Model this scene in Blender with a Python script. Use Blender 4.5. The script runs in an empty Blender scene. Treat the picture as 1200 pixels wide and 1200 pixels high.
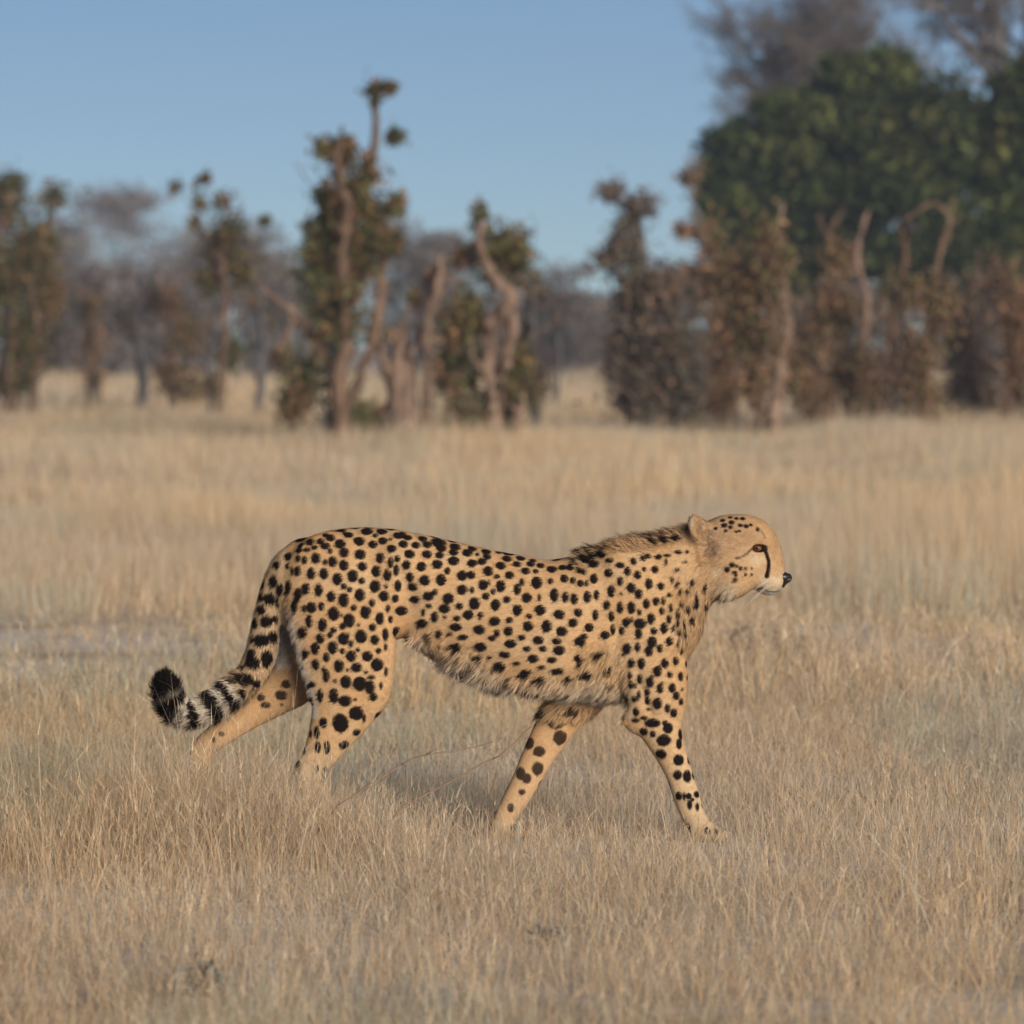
import bpy, math
import numpy as np
from mathutils import Vector

# ------------------------------------------------------------------ camera, sky, sun, exposure
scene = bpy.context.scene
col = scene.collection
FPX = 6560.0                      # focal length in pixels of the 1200 px photograph
CAMH = 1.415                      # height of the lens above the ground, m
HOR = 405.0                       # picture row of the horizon
DIST = 16.0                       # distance of the animal, m

cam_d = bpy.data.cameras.new('camera')
cam = bpy.data.objects.new('camera', cam_d)
col.objects.link(cam)
cam.location = (0, 0, CAMH)
cam.rotation_euler = (math.radians(90) - math.atan((600 - HOR) / FPX), 0, 0)
cam_d.sensor_width = 36.0
cam_d.lens = 36.0 * FPX / 1200.0
cam_d.clip_start = 0.5
cam_d.clip_end = 6000
cam_d.dof.use_dof = True
cam_d.dof.focus_distance = 15.95
cam_d.dof.aperture_fstop = 5.2
scene.camera = cam

SUN_EL, SUN_AZ = 17.0, 150.0      # degrees; azimuth clockwise from +Y (behind the camera, to its right)
world = bpy.data.worlds.new('World')
scene.world = world
world.use_nodes = True
wn = world.node_tree
bg = wn.nodes['Background']
sky = wn.nodes.new('ShaderNodeTexSky')
sky.sky_type = 'NISHITA'
sky.sun_disc = False
sky.sun_elevation = math.radians(SUN_EL)
sky.sun_rotation = math.radians(SUN_AZ)
sky.altitude = 5500
sky.air_density = 1.0
sky.dust_density = 0.0
sky.ozone_density = 3.2
tint = wn.nodes.new('ShaderNodeMix'); tint.data_type = 'RGBA'; tint.blend_type = 'MULTIPLY'
tint.inputs['Factor'].default_value = 1.0
tint.inputs['B'].default_value = (0.99, 0.94, 0.90, 1)
wn.links.new(sky.outputs['Color'], tint.inputs['A'])
wn.links.new(tint.outputs['Result'], bg.inputs['Color'])
bg.inputs['Strength'].default_value = 0.05

sun_d = bpy.data.lights.new('sun', 'SUN')
sun = bpy.data.objects.new('sun', sun_d)
col.objects.link(sun)
sun_d.energy = 4.0
sun_d.angle = math.radians(38)
sun_d.color = (1.0, 0.86, 0.71)
az, el = math.radians(SUN_AZ), math.radians(SUN_EL)
to_sun = Vector((math.sin(az) * math.cos(el), math.cos(az) * math.cos(el), math.sin(el)))
sun.rotation_euler = to_sun.to_track_quat('Z', 'Y').to_euler()
sun.location = (6, -8, 10)

scene.view_settings.view_transform = 'Standard'
scene.view_settings.look = 'None'
scene.view_settings.exposure = 0.45
scene.view_settings.gamma = 1.0
scene.view_settings.use_curve_mapping = False
scene.cycles.use_denoising = True
scene.cycles.max_bounces = 6
scene.cycles.transparent_max_bounces = 8

rng = np.random.default_rng(7)

# ------------------------------------------------------------------ helpers
def tag(o, label=None, cat=None, group=None, kind=None):
    if label: o['label'] = label
    if cat: o['category'] = cat
    if group: o['group'] = group
    if kind: o['kind'] = kind
    return o

def empty(name, loc):
    o = bpy.data.objects.new(name, None)
    o.location = loc
    o.empty_display_size = 0.2
    col.objects.link(o)
    return o

def mesh_obj(name, V, F, mat, parent=None, color=None, smooth=True):
    """V (n,3) floats, F (m,3) or (m,4) ints (or a list of such arrays) -> one mesh object"""
    Fs = F if isinstance(F, list) else [F]
    V = np.asarray(V, np.float32)
    me = bpy.data.meshes.new(name)
    me.vertices.add(len(V))
    me.vertices.foreach_set('co', V.ravel())
    loops = np.concatenate([np.asarray(f, np.int32).ravel() for f in Fs])
    tot = np.concatenate([np.full(len(f), np.asarray(f).shape[1], np.int32) for f in Fs])
    start = np.concatenate([[0], np.cumsum(tot)[:-1]]).astype(np.int32)
    me.loops.add(len(loops))
    me.loops.foreach_set('vertex_index', loops)
    me.polygons.add(len(tot))
    me.polygons.foreach_set('loop_start', start)
    me.update(calc_edges=True)
    if smooth:
        me.polygons.foreach_set('use_smooth', np.ones(len(tot), bool))
    if color is not None:
        set_color(me, color)
    me.materials.append(mat)
    o = bpy.data.objects.new(name, me)
    col.objects.link(o)
    if parent is not None:
        o.parent = parent
    return o

def set_color(me, c):
    c = np.asarray(c, np.float32)
    if c.shape[1] == 3:
        c = np.concatenate([c, np.ones((len(c), 1), np.float32)], 1)
    a = me.color_attributes.new('Col', 'FLOAT_COLOR', 'POINT')
    a.data.foreach_set('color', c.ravel())

def smooth01(a, b, x):
    t = np.clip((x - a) / (b - a), 0, 1)
    return t * t * (3 - 2 * t)

_tab = rng.random((256, 256)).astype(np.float32)
def vnoise(x, y, f=1.0, o=0):
    """smooth value noise in 0..1"""
    x = np.asarray(x) * f + 37.7 * o + 500; y = np.asarray(y) * f + 91.3 * o + 500
    xi = np.floor(x).astype(int); yi = np.floor(y).astype(int)
    tx = x - xi; ty = y - yi
    tx = tx * tx * (3 - 2 * tx); ty = ty * ty * (3 - 2 * ty)
    g = lambda a, b: _tab[a % 256, b % 256]
    return (g(xi, yi) * (1 - tx) + g(xi + 1, yi) * tx) * (1 - ty) + (g(xi, yi + 1) * (1 - tx) + g(xi + 1, yi + 1) * tx) * ty

def WP(px, py, Y):
    """world point at distance Y that shows at (px, py) of the 1200 px photograph"""
    return np.array([(px - 600) / FPX * Y, Y, CAMH + (HOR - py) / FPX * Y])

def ground_Y(py):
    return CAMH * FPX / (py - HOR)

def mat_attr(name, rough=0.85, spec=0.2, transl=0.0, bump=0.0, scale=200, vary=0.0):
    m = bpy.data.materials.new(name); m.use_nodes = True
    nt = m.node_tree; p = nt.nodes['Principled BSDF']
    a = nt.nodes.new('ShaderNodeAttribute'); a.attribute_name = 'Col'
    src = a.outputs['Color']
    if vary:
        tc = nt.nodes.new('ShaderNodeTexCoord'); nz = nt.nodes.new('ShaderNodeTexNoise')
        nz.inputs['Scale'].default_value = scale; nz.inputs['Detail'].default_value = 3
        nt.links.new(tc.outputs['Object'], nz.inputs['Vector'])
        mr = nt.nodes.new('ShaderNodeMapRange')
        mr.inputs[1].default_value = 0.3; mr.inputs[2].default_value = 0.7
        mr.inputs[3].default_value = 1 - vary; mr.inputs[4].default_value = 1 + vary
        nt.links.new(nz.outputs['Fac'], mr.inputs[0])
        mx = nt.nodes.new('ShaderNodeVectorMath'); mx.operation = 'SCALE'
        nt.links.new(src, mx.inputs[0]); nt.links.new(mr.outputs[0], mx.inputs['Scale'])
        src = mx.outputs[0]
    nt.links.new(src, p.inputs['Base Color'])
    p.inputs['Roughness'].default_value = rough
    p.inputs['Specular IOR Level'].default_value = spec
    if transl:
        t = nt.nodes.new('ShaderNodeBsdfTranslucent'); nt.links.new(src, t.inputs['Color'])
        mix = nt.nodes.new('ShaderNodeMixShader'); mix.inputs[0].default_value = transl
        nt.links.new(p.outputs[0], mix.inputs[1]); nt.links.new(t.outputs[0], mix.inputs[2])
        nt.links.new(mix.outputs[0], nt.nodes['Material Output'].inputs['Surface'])
    return m

def mat_noise(name, c1, c2, scale, rough=0.9, spec=0.2, bump=0.3, stretch=(1, 1, 1), c3=None):
    m = bpy.data.materials.new(name); m.use_nodes = True
    nt = m.node_tree; p = nt.nodes['Principled BSDF']
    tc = nt.nodes.new('ShaderNodeTexCoord'); mp = nt.nodes.new('ShaderNodeMapping')
    mp.inputs['Scale'].default_value = stretch
    nt.links.new(tc.outputs['Object'], mp.inputs['Vector'])
    nz = nt.nodes.new('ShaderNodeTexNoise'); nz.inputs['Scale'].default_value = scale
    nz.inputs['Detail'].default_value = 6; nz.inputs['Roughness'].default_value = 0.65
    nt.links.new(mp.outputs[0], nz.inputs['Vector'])
    cr = nt.nodes.new('ShaderNodeValToRGB')
    cr.color_ramp.elements[0].position = 0.32; cr.color_ramp.elements[0].color = (*c1, 1)
    cr.color_ramp.elements[1].position = 0.68; cr.color_ramp.elements[1].color = (*c2, 1)
    if c3:
        e = cr.color_ramp.elements.new(0.5); e.color = (*c3, 1)
    nt.links.new(nz.outputs['Fac'], cr.inputs[0]); nt.links.new(cr.outputs[0], p.inputs['Base Color'])
    b = nt.nodes.new('ShaderNodeBump'); b.inputs['Strength'].default_value = bump
    nt.links.new(nz.outputs['Fac'], b.inputs['Height']); nt.links.new(b.outputs[0], p.inputs['Normal'])
    p.inputs['Roughness'].default_value = rough; p.inputs['Specular IOR Level'].default_value = spec
    return m

M_fur = mat_attr('coat', 0.9, 0.12, vary=0.10, scale=160)
M_hair = mat_attr('coat_hair', 0.8, 0.15, transl=0.15)
M_grass = mat_attr('dry_grass', 0.75, 0.25, transl=0.3)
M_leaf = mat_attr('leaf', 0.7, 0.2, transl=0.25)
M_bark = mat_noise('bark', (0.05, 0.036, 0.028), (0.22, 0.15, 0.105), 7, bump=0.8, stretch=(1, 1, 0.25), c3=(0.13, 0.085, 0.06))
M_bark_pale = mat_noise('bark_pale', (0.08, 0.058, 0.046), (0.30, 0.22, 0.165), 7, bump=0.8, stretch=(1, 1, 0.25), c3=(0.20, 0.14, 0.105))
M_bark_dark = mat_noise('bark_dark', (0.045, 0.045, 0.05), (0.16, 0.15, 0.15), 5, bump=0.6, stretch=(1, 1, 0.25), c3=(0.10, 0.098, 0.10))
M_twig = mat_noise('twig_bark', (0.16, 0.11, 0.08), (0.24, 0.17, 0.12), 40)

# ------------------------------------------------------------------ ground
def make_ground():
    ys = np.concatenate([np.arange(-20, 8, 2.0), np.arange(8, 40, 0.25), np.arange(40, 120, 1.5),
                         np.arange(120, 400, 20), np.array([400, 600, 900, 1500, 2600, 4000])])
    xs = np.concatenate([-np.array([2500, 1200, 600, 300, 150, 80]), np.arange(-45, -10, 3.0), np.arange(-10, 10.1, 0.25),
                         np.arange(13, 46, 3.0), np.array([80, 150, 300, 600, 1200, 2500])])
    X, Yg = np.meshgrid(xs, ys)
    near = np.exp(-((Yg - 16) / 3) ** 2)
    Z = (vnoise(X, Yg, 0.9, 1) - 0.5) * 0.05 * (1 - near) + (vnoise(X, Yg, 2.6, 2) - 0.5) * 0.02
    Z *= (Yg < 300)
    V = np.stack([X, Yg, Z - 0.004], -1).reshape(-1, 3)
    ny, nx = X.shape
    i = np.arange(ny * nx).reshape(ny, nx)
    F = np.stack([i[:-1, :-1], i[:-1, 1:], i[1:, 1:], i[1:, :-1]], -1).reshape(-1, 4)
    m = bpy.data.materials.new('sandy_ground'); m.use_nodes = True
    nt = m.node_tree; p = nt.nodes['Principled BSDF']
    tc = nt.nodes.new('ShaderNodeTexCoord')
    n1 = nt.nodes.new('ShaderNodeTexNoise'); n1.inputs['Scale'].default_value = 0.5; n1.inputs['Detail'].default_value = 5
    n2 = nt.nodes.new('ShaderNodeTexNoise'); n2.inputs['Scale'].default_value = 14; n2.inputs['Detail'].default_value = 8
    n2.inputs['Roughness'].default_value = 0.7
    for n in (n1, n2): nt.links.new(tc.outputs['Object'], n.inputs['Vector'])
    r1 = nt.nodes.new('ShaderNodeValToRGB')
    r1.color_ramp.elements[0].position = 0.4; r1.color_ramp.elements[0].color = (0.47, 0.38, 0.27, 1)
    r1.color_ramp.elements[1].position = 0.62; r1.color_ramp.elements[1].color = (0.72, 0.67, 0.61, 1)
    r2 = nt.nodes.new('ShaderNodeValToRGB')
    r2.color_ramp.elements[0].position = 0.3; r2.color_ramp.elements[0].color = (0.62, 0.59, 0.55, 1)
    r2.color_ramp.elements[1].position = 0.6; r2.color_ramp.elements[1].color = (1, 1, 1, 1)
    nt.links.new(n1.outputs['Fac'], r1.inputs[0]); nt.links.new(n2.outputs['Fac'], r2.inputs[0])
    mx = nt.nodes.new('ShaderNodeMix'); mx.data_type = 'RGBA'; mx.blend_type = 'MULTIPLY'
    mx.inputs['Factor'].default_value = 1.0
    nt.links.new(r1.outputs[0], mx.inputs['A']); nt.links.new(r2.outputs[0], mx.inputs['B'])
    nt.links.new(mx.outputs['Result'], p.inputs['Base Color'])
    b = nt.nodes.new('ShaderNodeBump'); b.inputs['Strength'].default_value = 0.5; b.inputs['Distance'].default_value = 0.03
    nt.links.new(n2.outputs['Fac'], b.inputs['Height']); nt.links.new(b.outputs[0], p.inputs['Normal'])
    p.inputs['Roughness'].default_value = 0.95; p.inputs['Specular IOR Level'].default_value = 0.1
    o = mesh_obj('ground', V, F, m)
    tag(o, 'pale sandy savanna ground under the dry grass', 'ground', kind='structure')
make_ground()

# ------------------------------------------------------------------ cheetah
# designed in photograph pixels: x to the right, y away from the lens, z = 985 - row; 410 px = 1 m
S = 1.0 / 410.0
def R(py): return 985.0 - py

class Field:
    """a signed distance grid"""
    def __init__(self, lo, hi, h):
        self.lo = np.array(lo, np.float32); self.h = h
        self.n = (np.ceil((np.array(hi) - self.lo) / h)).astype(int) + 1
        self.ax = [self.lo[k] + h * np.arange(self.n[k], dtype=np.float32) for k in range(3)]
    def blank(self):
        return np.full(tuple(self.n), 30.0, np.float32)
    def box(self, lo, hi):
        sl = []
        for k in range(3):
            a = int(max(0, np.floor((lo[k] - self.lo[k]) / self.h)))
            b = int(min(self.n[k], np.ceil((hi[k] - self.lo[k]) / self.h) + 1))
            if b <= a: return None
            sl.append(slice(a, b))
        return tuple(sl)
    def coords(self, sl):
        return (self.ax[0][sl[0]][:, None, None], self.ax[1][sl[1]][None, :, None], self.ax[2][sl[2]][None, None, :])

def catmull(P, n):
    P = np.asarray(P, float)
    if len(P) < 3: n = max(n, 1)
    Q = np.vstack([2 * P[0] - P[1], P, 2 * P[-1] - P[-2]])
    out = []
    for i in range(1, len(Q) - 2):
        for t in np.arange(n) / n:
            a, b, c, d = Q[i - 1], Q[i], Q[i + 1], Q[i + 2]
            out.append(0.5 * (2 * b + (c - a) * t + (2 * a - 5 * b + 4 * c - d) * t * t + (3 * b - a - 3 * c + d) * t ** 3))
    out.append(P[-1])
    return np.array(out)

def chain(F, P, n=3, ra0=None, ra1=None):
    """swept ellipse through stations (x, y, row, radius in the side plane, lateral radius)"""
    P = np.array(P, float); P[:, 2] = R(P[:, 2])
    P = catmull(P, n)
    D = F.blank(); pad = 22
    for i in range(len(P) - 1):
        a, b = P[i, :3], P[i + 1, :3]
        rm = max(P[i, 3:].max(), P[i + 1, 3:].max()) + pad
        sl = F.box(np.minimum(a, b) - rm, np.maximum(a, b) + rm)
        if sl is None: continue
        x, y, z = F.coords(sl)
        ab = b - a; L = np.linalg.norm(ab)
        traw = ((x - a[0]) * ab[0] + (y - a[1]) * ab[1] + (z - a[2]) * ab[2]) / (L * L)
        t = np.clip(traw, 0, 1)
        ox = x - a[0] - t * ab[0]; oy = y - a[1] - t * ab[1]; oz = z - a[2] - t * ab[2]
        rv = P[i, 3] + t * (P[i + 1, 3] - P[i, 3]); rw = P[i, 4] + t * (P[i + 1, 4] - P[i, 4])
        pv2 = ox * ox + oz * oz
        al = (traw - t) * L
        if i == 0 and ra0: 
            m = np.minimum(al, 0); pv2 = pv2 + m * m * ((rv / ra0) ** 2 - 1)
        if i == len(P) - 2 and ra1:
            m = np.maximum(al, 0); pv2 = pv2 + m * m * ((rv / ra1) ** 2 - 1)
        pv2 = np.maximum(pv2, 0)
        k0 = np.sqrt(pv2 / rv ** 2 + oy * oy / rw ** 2); k1 = np.sqrt(pv2 / rv ** 4 + oy * oy / rw ** 4) + 1e-6
        D[sl] = np.minimum(D[sl], k0 * (k0 - 1) / k1)
    return D

def ell(F, c, r, axes=None):
    """ellipsoid; c = (x, y, row)"""
    c = np.array([c[0], c[1], R(c[2])]); D = F.blank(); rm = max(r) + 22
    sl = F.box(c - rm, c + rm); x, y, z = F.coords(sl)
    x = x - c[0]; y = y - c[1]; z = z - c[2]
    if axes is None:
        q = [x, y, z]
    else:
        q = [x * a[0] + y * a[1] + z * a[2] for a in axes]
    k0 = np.sqrt(sum((q[k] / r[k]) ** 2 for k in range(3))); k1 = np.sqrt(sum((q[k] / r[k] ** 2) ** 2 for k in range(3))) + 1e-6
    D[sl] = np.minimum(k0 * (k0 - 1) / k1, 30)
    return D

def smin(a, b, k):
    h = np.maximum(k - np.abs(a - b), 0) / k
    return np.minimum(a, b) - h * h * k * 0.25
def ssub(a, b, k):
    return -smin(-a, b, k)

def surface_nets(D, F):
    ins = D < 0
    c = [D[i:D.shape[0] - 1 + i, j:D.shape[1] - 1 + j, k:D.shape[2] - 1 + k] for i in (0, 1) for j in (0, 1) for k in (0, 1)]
    cs = sum((q < 0).astype(np.uint8) for q in c)
    act = (cs > 0) & (cs < 8)
    idx = np.argwhere(act)
    vid = np.full(act.shape, -1, np.int32); vid[act] = np.arange(len(idx))
    v = np.stack([q[act] for q in c], 1)
    off = np.array([(i, j, k) for i in (0, 1) for j in (0, 1) for k in (0, 1)], float)
    acc = np.zeros((len(idx), 3)); cnt = np.zeros(len(idx))
    for a in range(8):
        for b in range(a + 1, 8):
            if np.abs(off[a] - off[b]).sum() != 1: continue
            m = (v[:, a] < 0) != (v[:, b] < 0)
            t = np.where(m, v[:, a] / np.where(m, v[:, a] - v[:, b], 1), 0)
            acc += m[:, None] * (off[a] + t[:, None] * (off[b] - off[a])); cnt += m
    V = F.lo + F.h * (idx + acc / cnt[:, None])
    faces = []
    for ax in range(3):
        s0 = [slice(None)] * 3; s1 = [slice(None)] * 3; s0[ax] = slice(0, -1); s1[ax] = slice(1, None)
        e = ins[tuple(s0)] != ins[tuple(s1)]
        I = np.argwhere(e)
        o1, o2 = [(1, 2), (2, 0), (0, 1)][ax]
        I = I[(I[:, o1] > 0) & (I[:, o2] > 0)]
        I = I[(I[:, o1] < act.shape[o1]) & (I[:, o2] < act.shape[o2])]
        def g(d1, d2):
            J = I.copy(); J[:, o1] += d1; J[:, o2] += d2
            return vid[J[:, 0], J[:, 1], J[:, 2]]
        q = np.stack([g(-1, -1), g(0, -1), g(0, 0), g(-1, 0)], 1)
        flip = ins[tuple(I.T)] == False
        q[flip] = q[flip][:, ::-1]
        faces.append(q)
    Q = np.concatenate(faces)
    Q = Q[(Q >= 0).all(1)]
    a = np.cross(V[Q[:, 2]] - V[Q[:, 0]], V[Q[:, 3]] - V[Q[:, 1]])
    if (a * V[Q[:, 0]]).sum() < 0:          # signed volume: turn the skin right side out
        Q = Q[:, ::-1].copy()
    return V, Q

TAIL = [(352, 0, 648, 16, 15), (334, -1, 664, 16.5, 15.5), (322, -2, 688, 15.5, 15), (315, -4, 714, 15.5, 15), (310, -6, 740, 16.5, 16),
        (305, -9, 765, 17.5, 17), (296, -12, 788, 18, 17), (280, -15, 806, 17.5, 17), (262, -18, 819, 17, 17), (243, -20, 830, 16.5, 16),
        (222, -22, 836, 16, 16), (206, -23, 830, 16.5, 16), (197, -23, 815, 16.5, 16), (194, -23, 801, 14, 14)]

def build_body():
    F = Field((168, -62, -6), (938, 62, 392), 2.9)
    D = chain(F, [(368, 0, 690, 57, 36), (400, 0, 690, 70, 42), (440, 0, 686, 68, 42), (480, 0, 685, 61, 40), (520, 0, 699, 66, 40),
                  (560, 0, 715, 73, 44), (600, 0, 727, 77, 48), (640, 0, 735, 79, 50), (680, 0, 734, 83, 50), (720, 0, 726, 86, 45),
                  (755, 0, 714, 80, 38)], ra0=34, ra1=46)
    D = smin(D, chain(F, [(745, 0, 692, 58, 34), (775, 0, 684, 56, 36), (800, 0, 671, 49, 34), (824, 0, 660, 44, 32), (846, 0, 654, 38, 30)], ra0=25, ra1=20), 14)
    # withers and shoulder blade, hip bone, ribs
    D = smin(D, chain(F, [(728, -22, 660, 22, 18), (748, -27, 705, 32, 17), (764, -28, 750, 36, 18)]), 16)
    D = smin(D, chain(F, [(728, 22, 660, 22, 18), (748, 27, 705, 32, 17)]), 16)
    for s in (-1, 1):
        D = smin(D, ell(F, (462, s * 30, 664), (20, 12, 20)), 14)
        D = smin(D, ell(F, (650, s * 22, 756), (80, 30, 56)), 14)
        D = ssub(D, chain(F, [(706, s * 56, 690, 5, 6), (694, s * 62, 730, 6, 7)]), 16)
    # chest keel between the forelegs
    D = smin(D, ell(F, (715, 0, 790), (48, 26, 32)), 14)
    # head
    H = ell(F, (853, 0, 644), (37, 33, 41))
    H = smin(H, ell(F, (880, 0, 647), (30, 25, 35)), 10)
    H = smin(H, ell(F, (872, 0, 638), (31, 25, 35.5)), 8)
    H = smin(H, chain(F, [(886, 0, 668, 23, 22), (896, 0, 673, 20, 19), (905, 0, 677.5, 15.5, 14.5)], ra1=11), 10)
    H = smin(H, chain(F, [(889, 0, 624, 13, 15), (900, 0, 633, 10.5, 12), (908, 0, 648, 8.5, 10), (912.5, 0, 664, 6.5, 8)]), 10)
    H = smin(H, ell(F, (902, 0, 689), (13, 11, 9)), 6)
    for s in (-1, 1):
        H = smin(H, ell(F, (864, s * 18, 668), (26, 17, 25)), 12)
        H = smin(H, ell(F, (881, s * 19, 657), (14, 9, 9)), 10)
        H = smin(H, ell(F, (886, s * 16, 631), (13, 8, 7)), 8)
        H = smin(H, ell(F, (857, s * 15, 686), (18, 17, 15)), 12)
        H = smin(H, ell(F, (904, s * 8.5, 681), (12.5, 8.5, 10)), 6)
        H = ssub(H, ell(F, (891, s * 31, 643), (10, 9.5, 6)), 6)
        n = np.array((0.62, s * 0.74, 0.26)); n /= np.linalg.norm(n)
        u = np.cross((0, 0, 1.0), n); u /= np.linalg.norm(u); w = np.cross(n, u)
        ear = ell(F, (818, s * 23, 619), (5.5, 14.5, 15.5), (n, u, w))
        ear = smin(ear, ell(F, (826, s * 20, 632), (10, 9, 12)), 8)
        ear = ssub(ear, ell(F, (818 + n[0] * 6, s * 23 + n[1] * 6, 619 - n[2] * 6), (4.5, 10.5, 11.5), (n, u, w)), 3)
        H = smin(H, ear, 6)
    D = smin(D, H, 12)
    # forelegs: near one forward, far one pushing back
    near = chain(F, [(758, -27, 738, 38, 17), (766, -29, 780, 39, 19), (770, -30, 818, 34, 18), (771, -30, 842, 27.5, 16), (778, -30, 864, 21.5, 14),
                     (788, -30, 887, 17.5, 12), (797, -30, 910, 15.5, 11.5), (804, -30, 932, 15.5, 12), (811, -30, 952, 14, 12), (820, -30, 968, 13, 14)])
    near = smin(near, ell(F, (828, -30, 974), (17, 16, 11)), 8)
    for k, yy in enumerate((-41, -34, -26, -19)):
        near = smin(near, ell(F, (842 + (3 if k in (1, 2) else 0), yy, 977), (9, 5, 7.5)), 4)
    near = smin(near, ell(F, (744, -29, 843), (14, 11, 14)), 12)
    D = ssub(D, chain(F, [(722, -56, 735, 6, 9), (722, -54, 770, 7, 10), (728, -50, 812, 8, 12)]), 10)
    near = ssub(near, chain(F, [(744, -50, 778, 3, 4), (750, -50, 806, 4, 5), (762, -48, 836, 3, 4)]), 8)
    D = smin(D, near, 5)
    far = chain(F, [(715, 27, 760, 36, 17), (690, 28, 800, 33, 18), (666, 29, 832, 27, 16), (647, 30, 860, 22.5, 14), (630, 30, 890, 19, 12.5),
                    (616, 30, 918, 16.5, 12), (603, 30, 942, 15, 12), (591, 30, 962, 12.5, 12), (586, 30, 974, 12, 14)])
    far = smin(far, ell(F, (594, 30, 977), (17, 16, 9)), 8)
    for k, yy in enumerate((19, 26, 34, 41)):
        far = smin(far, ell(F, (607 + (3 if k in (1, 2) else 0), yy, 979), (9, 5, 7)), 4)
    D = smin(D, far, 9)
    # hind legs: near one under the body, far one trailing
    near = chain(F, [(388, -20, 672, 50, 22), (398, -24, 705, 62, 25), (404, -26, 742, 60, 25), (409, -28, 778, 54, 23), (409, -29, 803, 47, 21), (403, -29, 828, 37, 19),
                     (391, -29, 854, 28, 16), (378, -29, 878, 21, 13), (365, -29, 900, 16.5, 11), (362, -29, 914, 14, 10.5), (368, -29, 936, 12, 10.5), (376, -29, 958, 12, 11.5), (386, -29, 971, 12, 14)])
    near = smin(near, ell(F, (396, -29, 976), (18, 16, 10)), 8)
    near = smin(near, ell(F, (354, -29, 901), (9, 7, 10)), 8)
    for k, yy in enumerate((-40, -33, -25, -18)):
        near = smin(near, ell(F, (411 + (3 if k in (1, 2) else 0), yy, 979), (9, 5, 7)), 4)
    near = smin(near, ell(F, (436, -30, 806), (20, 15, 26)), 12)
    D = ssub(D, chain(F, [(468, -50, 664, 6, 8), (479, -47, 700, 11, 13), (474, -47, 745, 11, 14)]), 14)
    D = smin(D, near, 6)
    far = chain(F, [(380, 20, 690, 46, 20), (372, 24, 730, 44, 22), (362, 26, 768, 36, 20), (347, 28, 796, 31, 18), (322, 29, 817, 24, 16), (290, 30, 838, 19, 13), (262, 30, 858, 16, 11.5),
                    (238, 30, 877, 14, 10.5), (231, 30, 893, 12.5, 10), (228, 30, 915, 11, 10), (228, 30, 940, 11, 11), (234, 30, 960, 11, 13)])
    far = smin(far, ell(F, (244, 30, 974), (16, 16, 10)), 8)
    for k, yy in enumerate((19, 26, 34, 41)):
        far = smin(far, ell(F, (258 + (3 if k in (1, 2) else 0), yy, 979), (9, 5, 7)), 4)
    D = smin(D, far, 8)
    D = smin(D, chain(F, TAIL), 9)
    return surface_nets(D, F)

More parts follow.
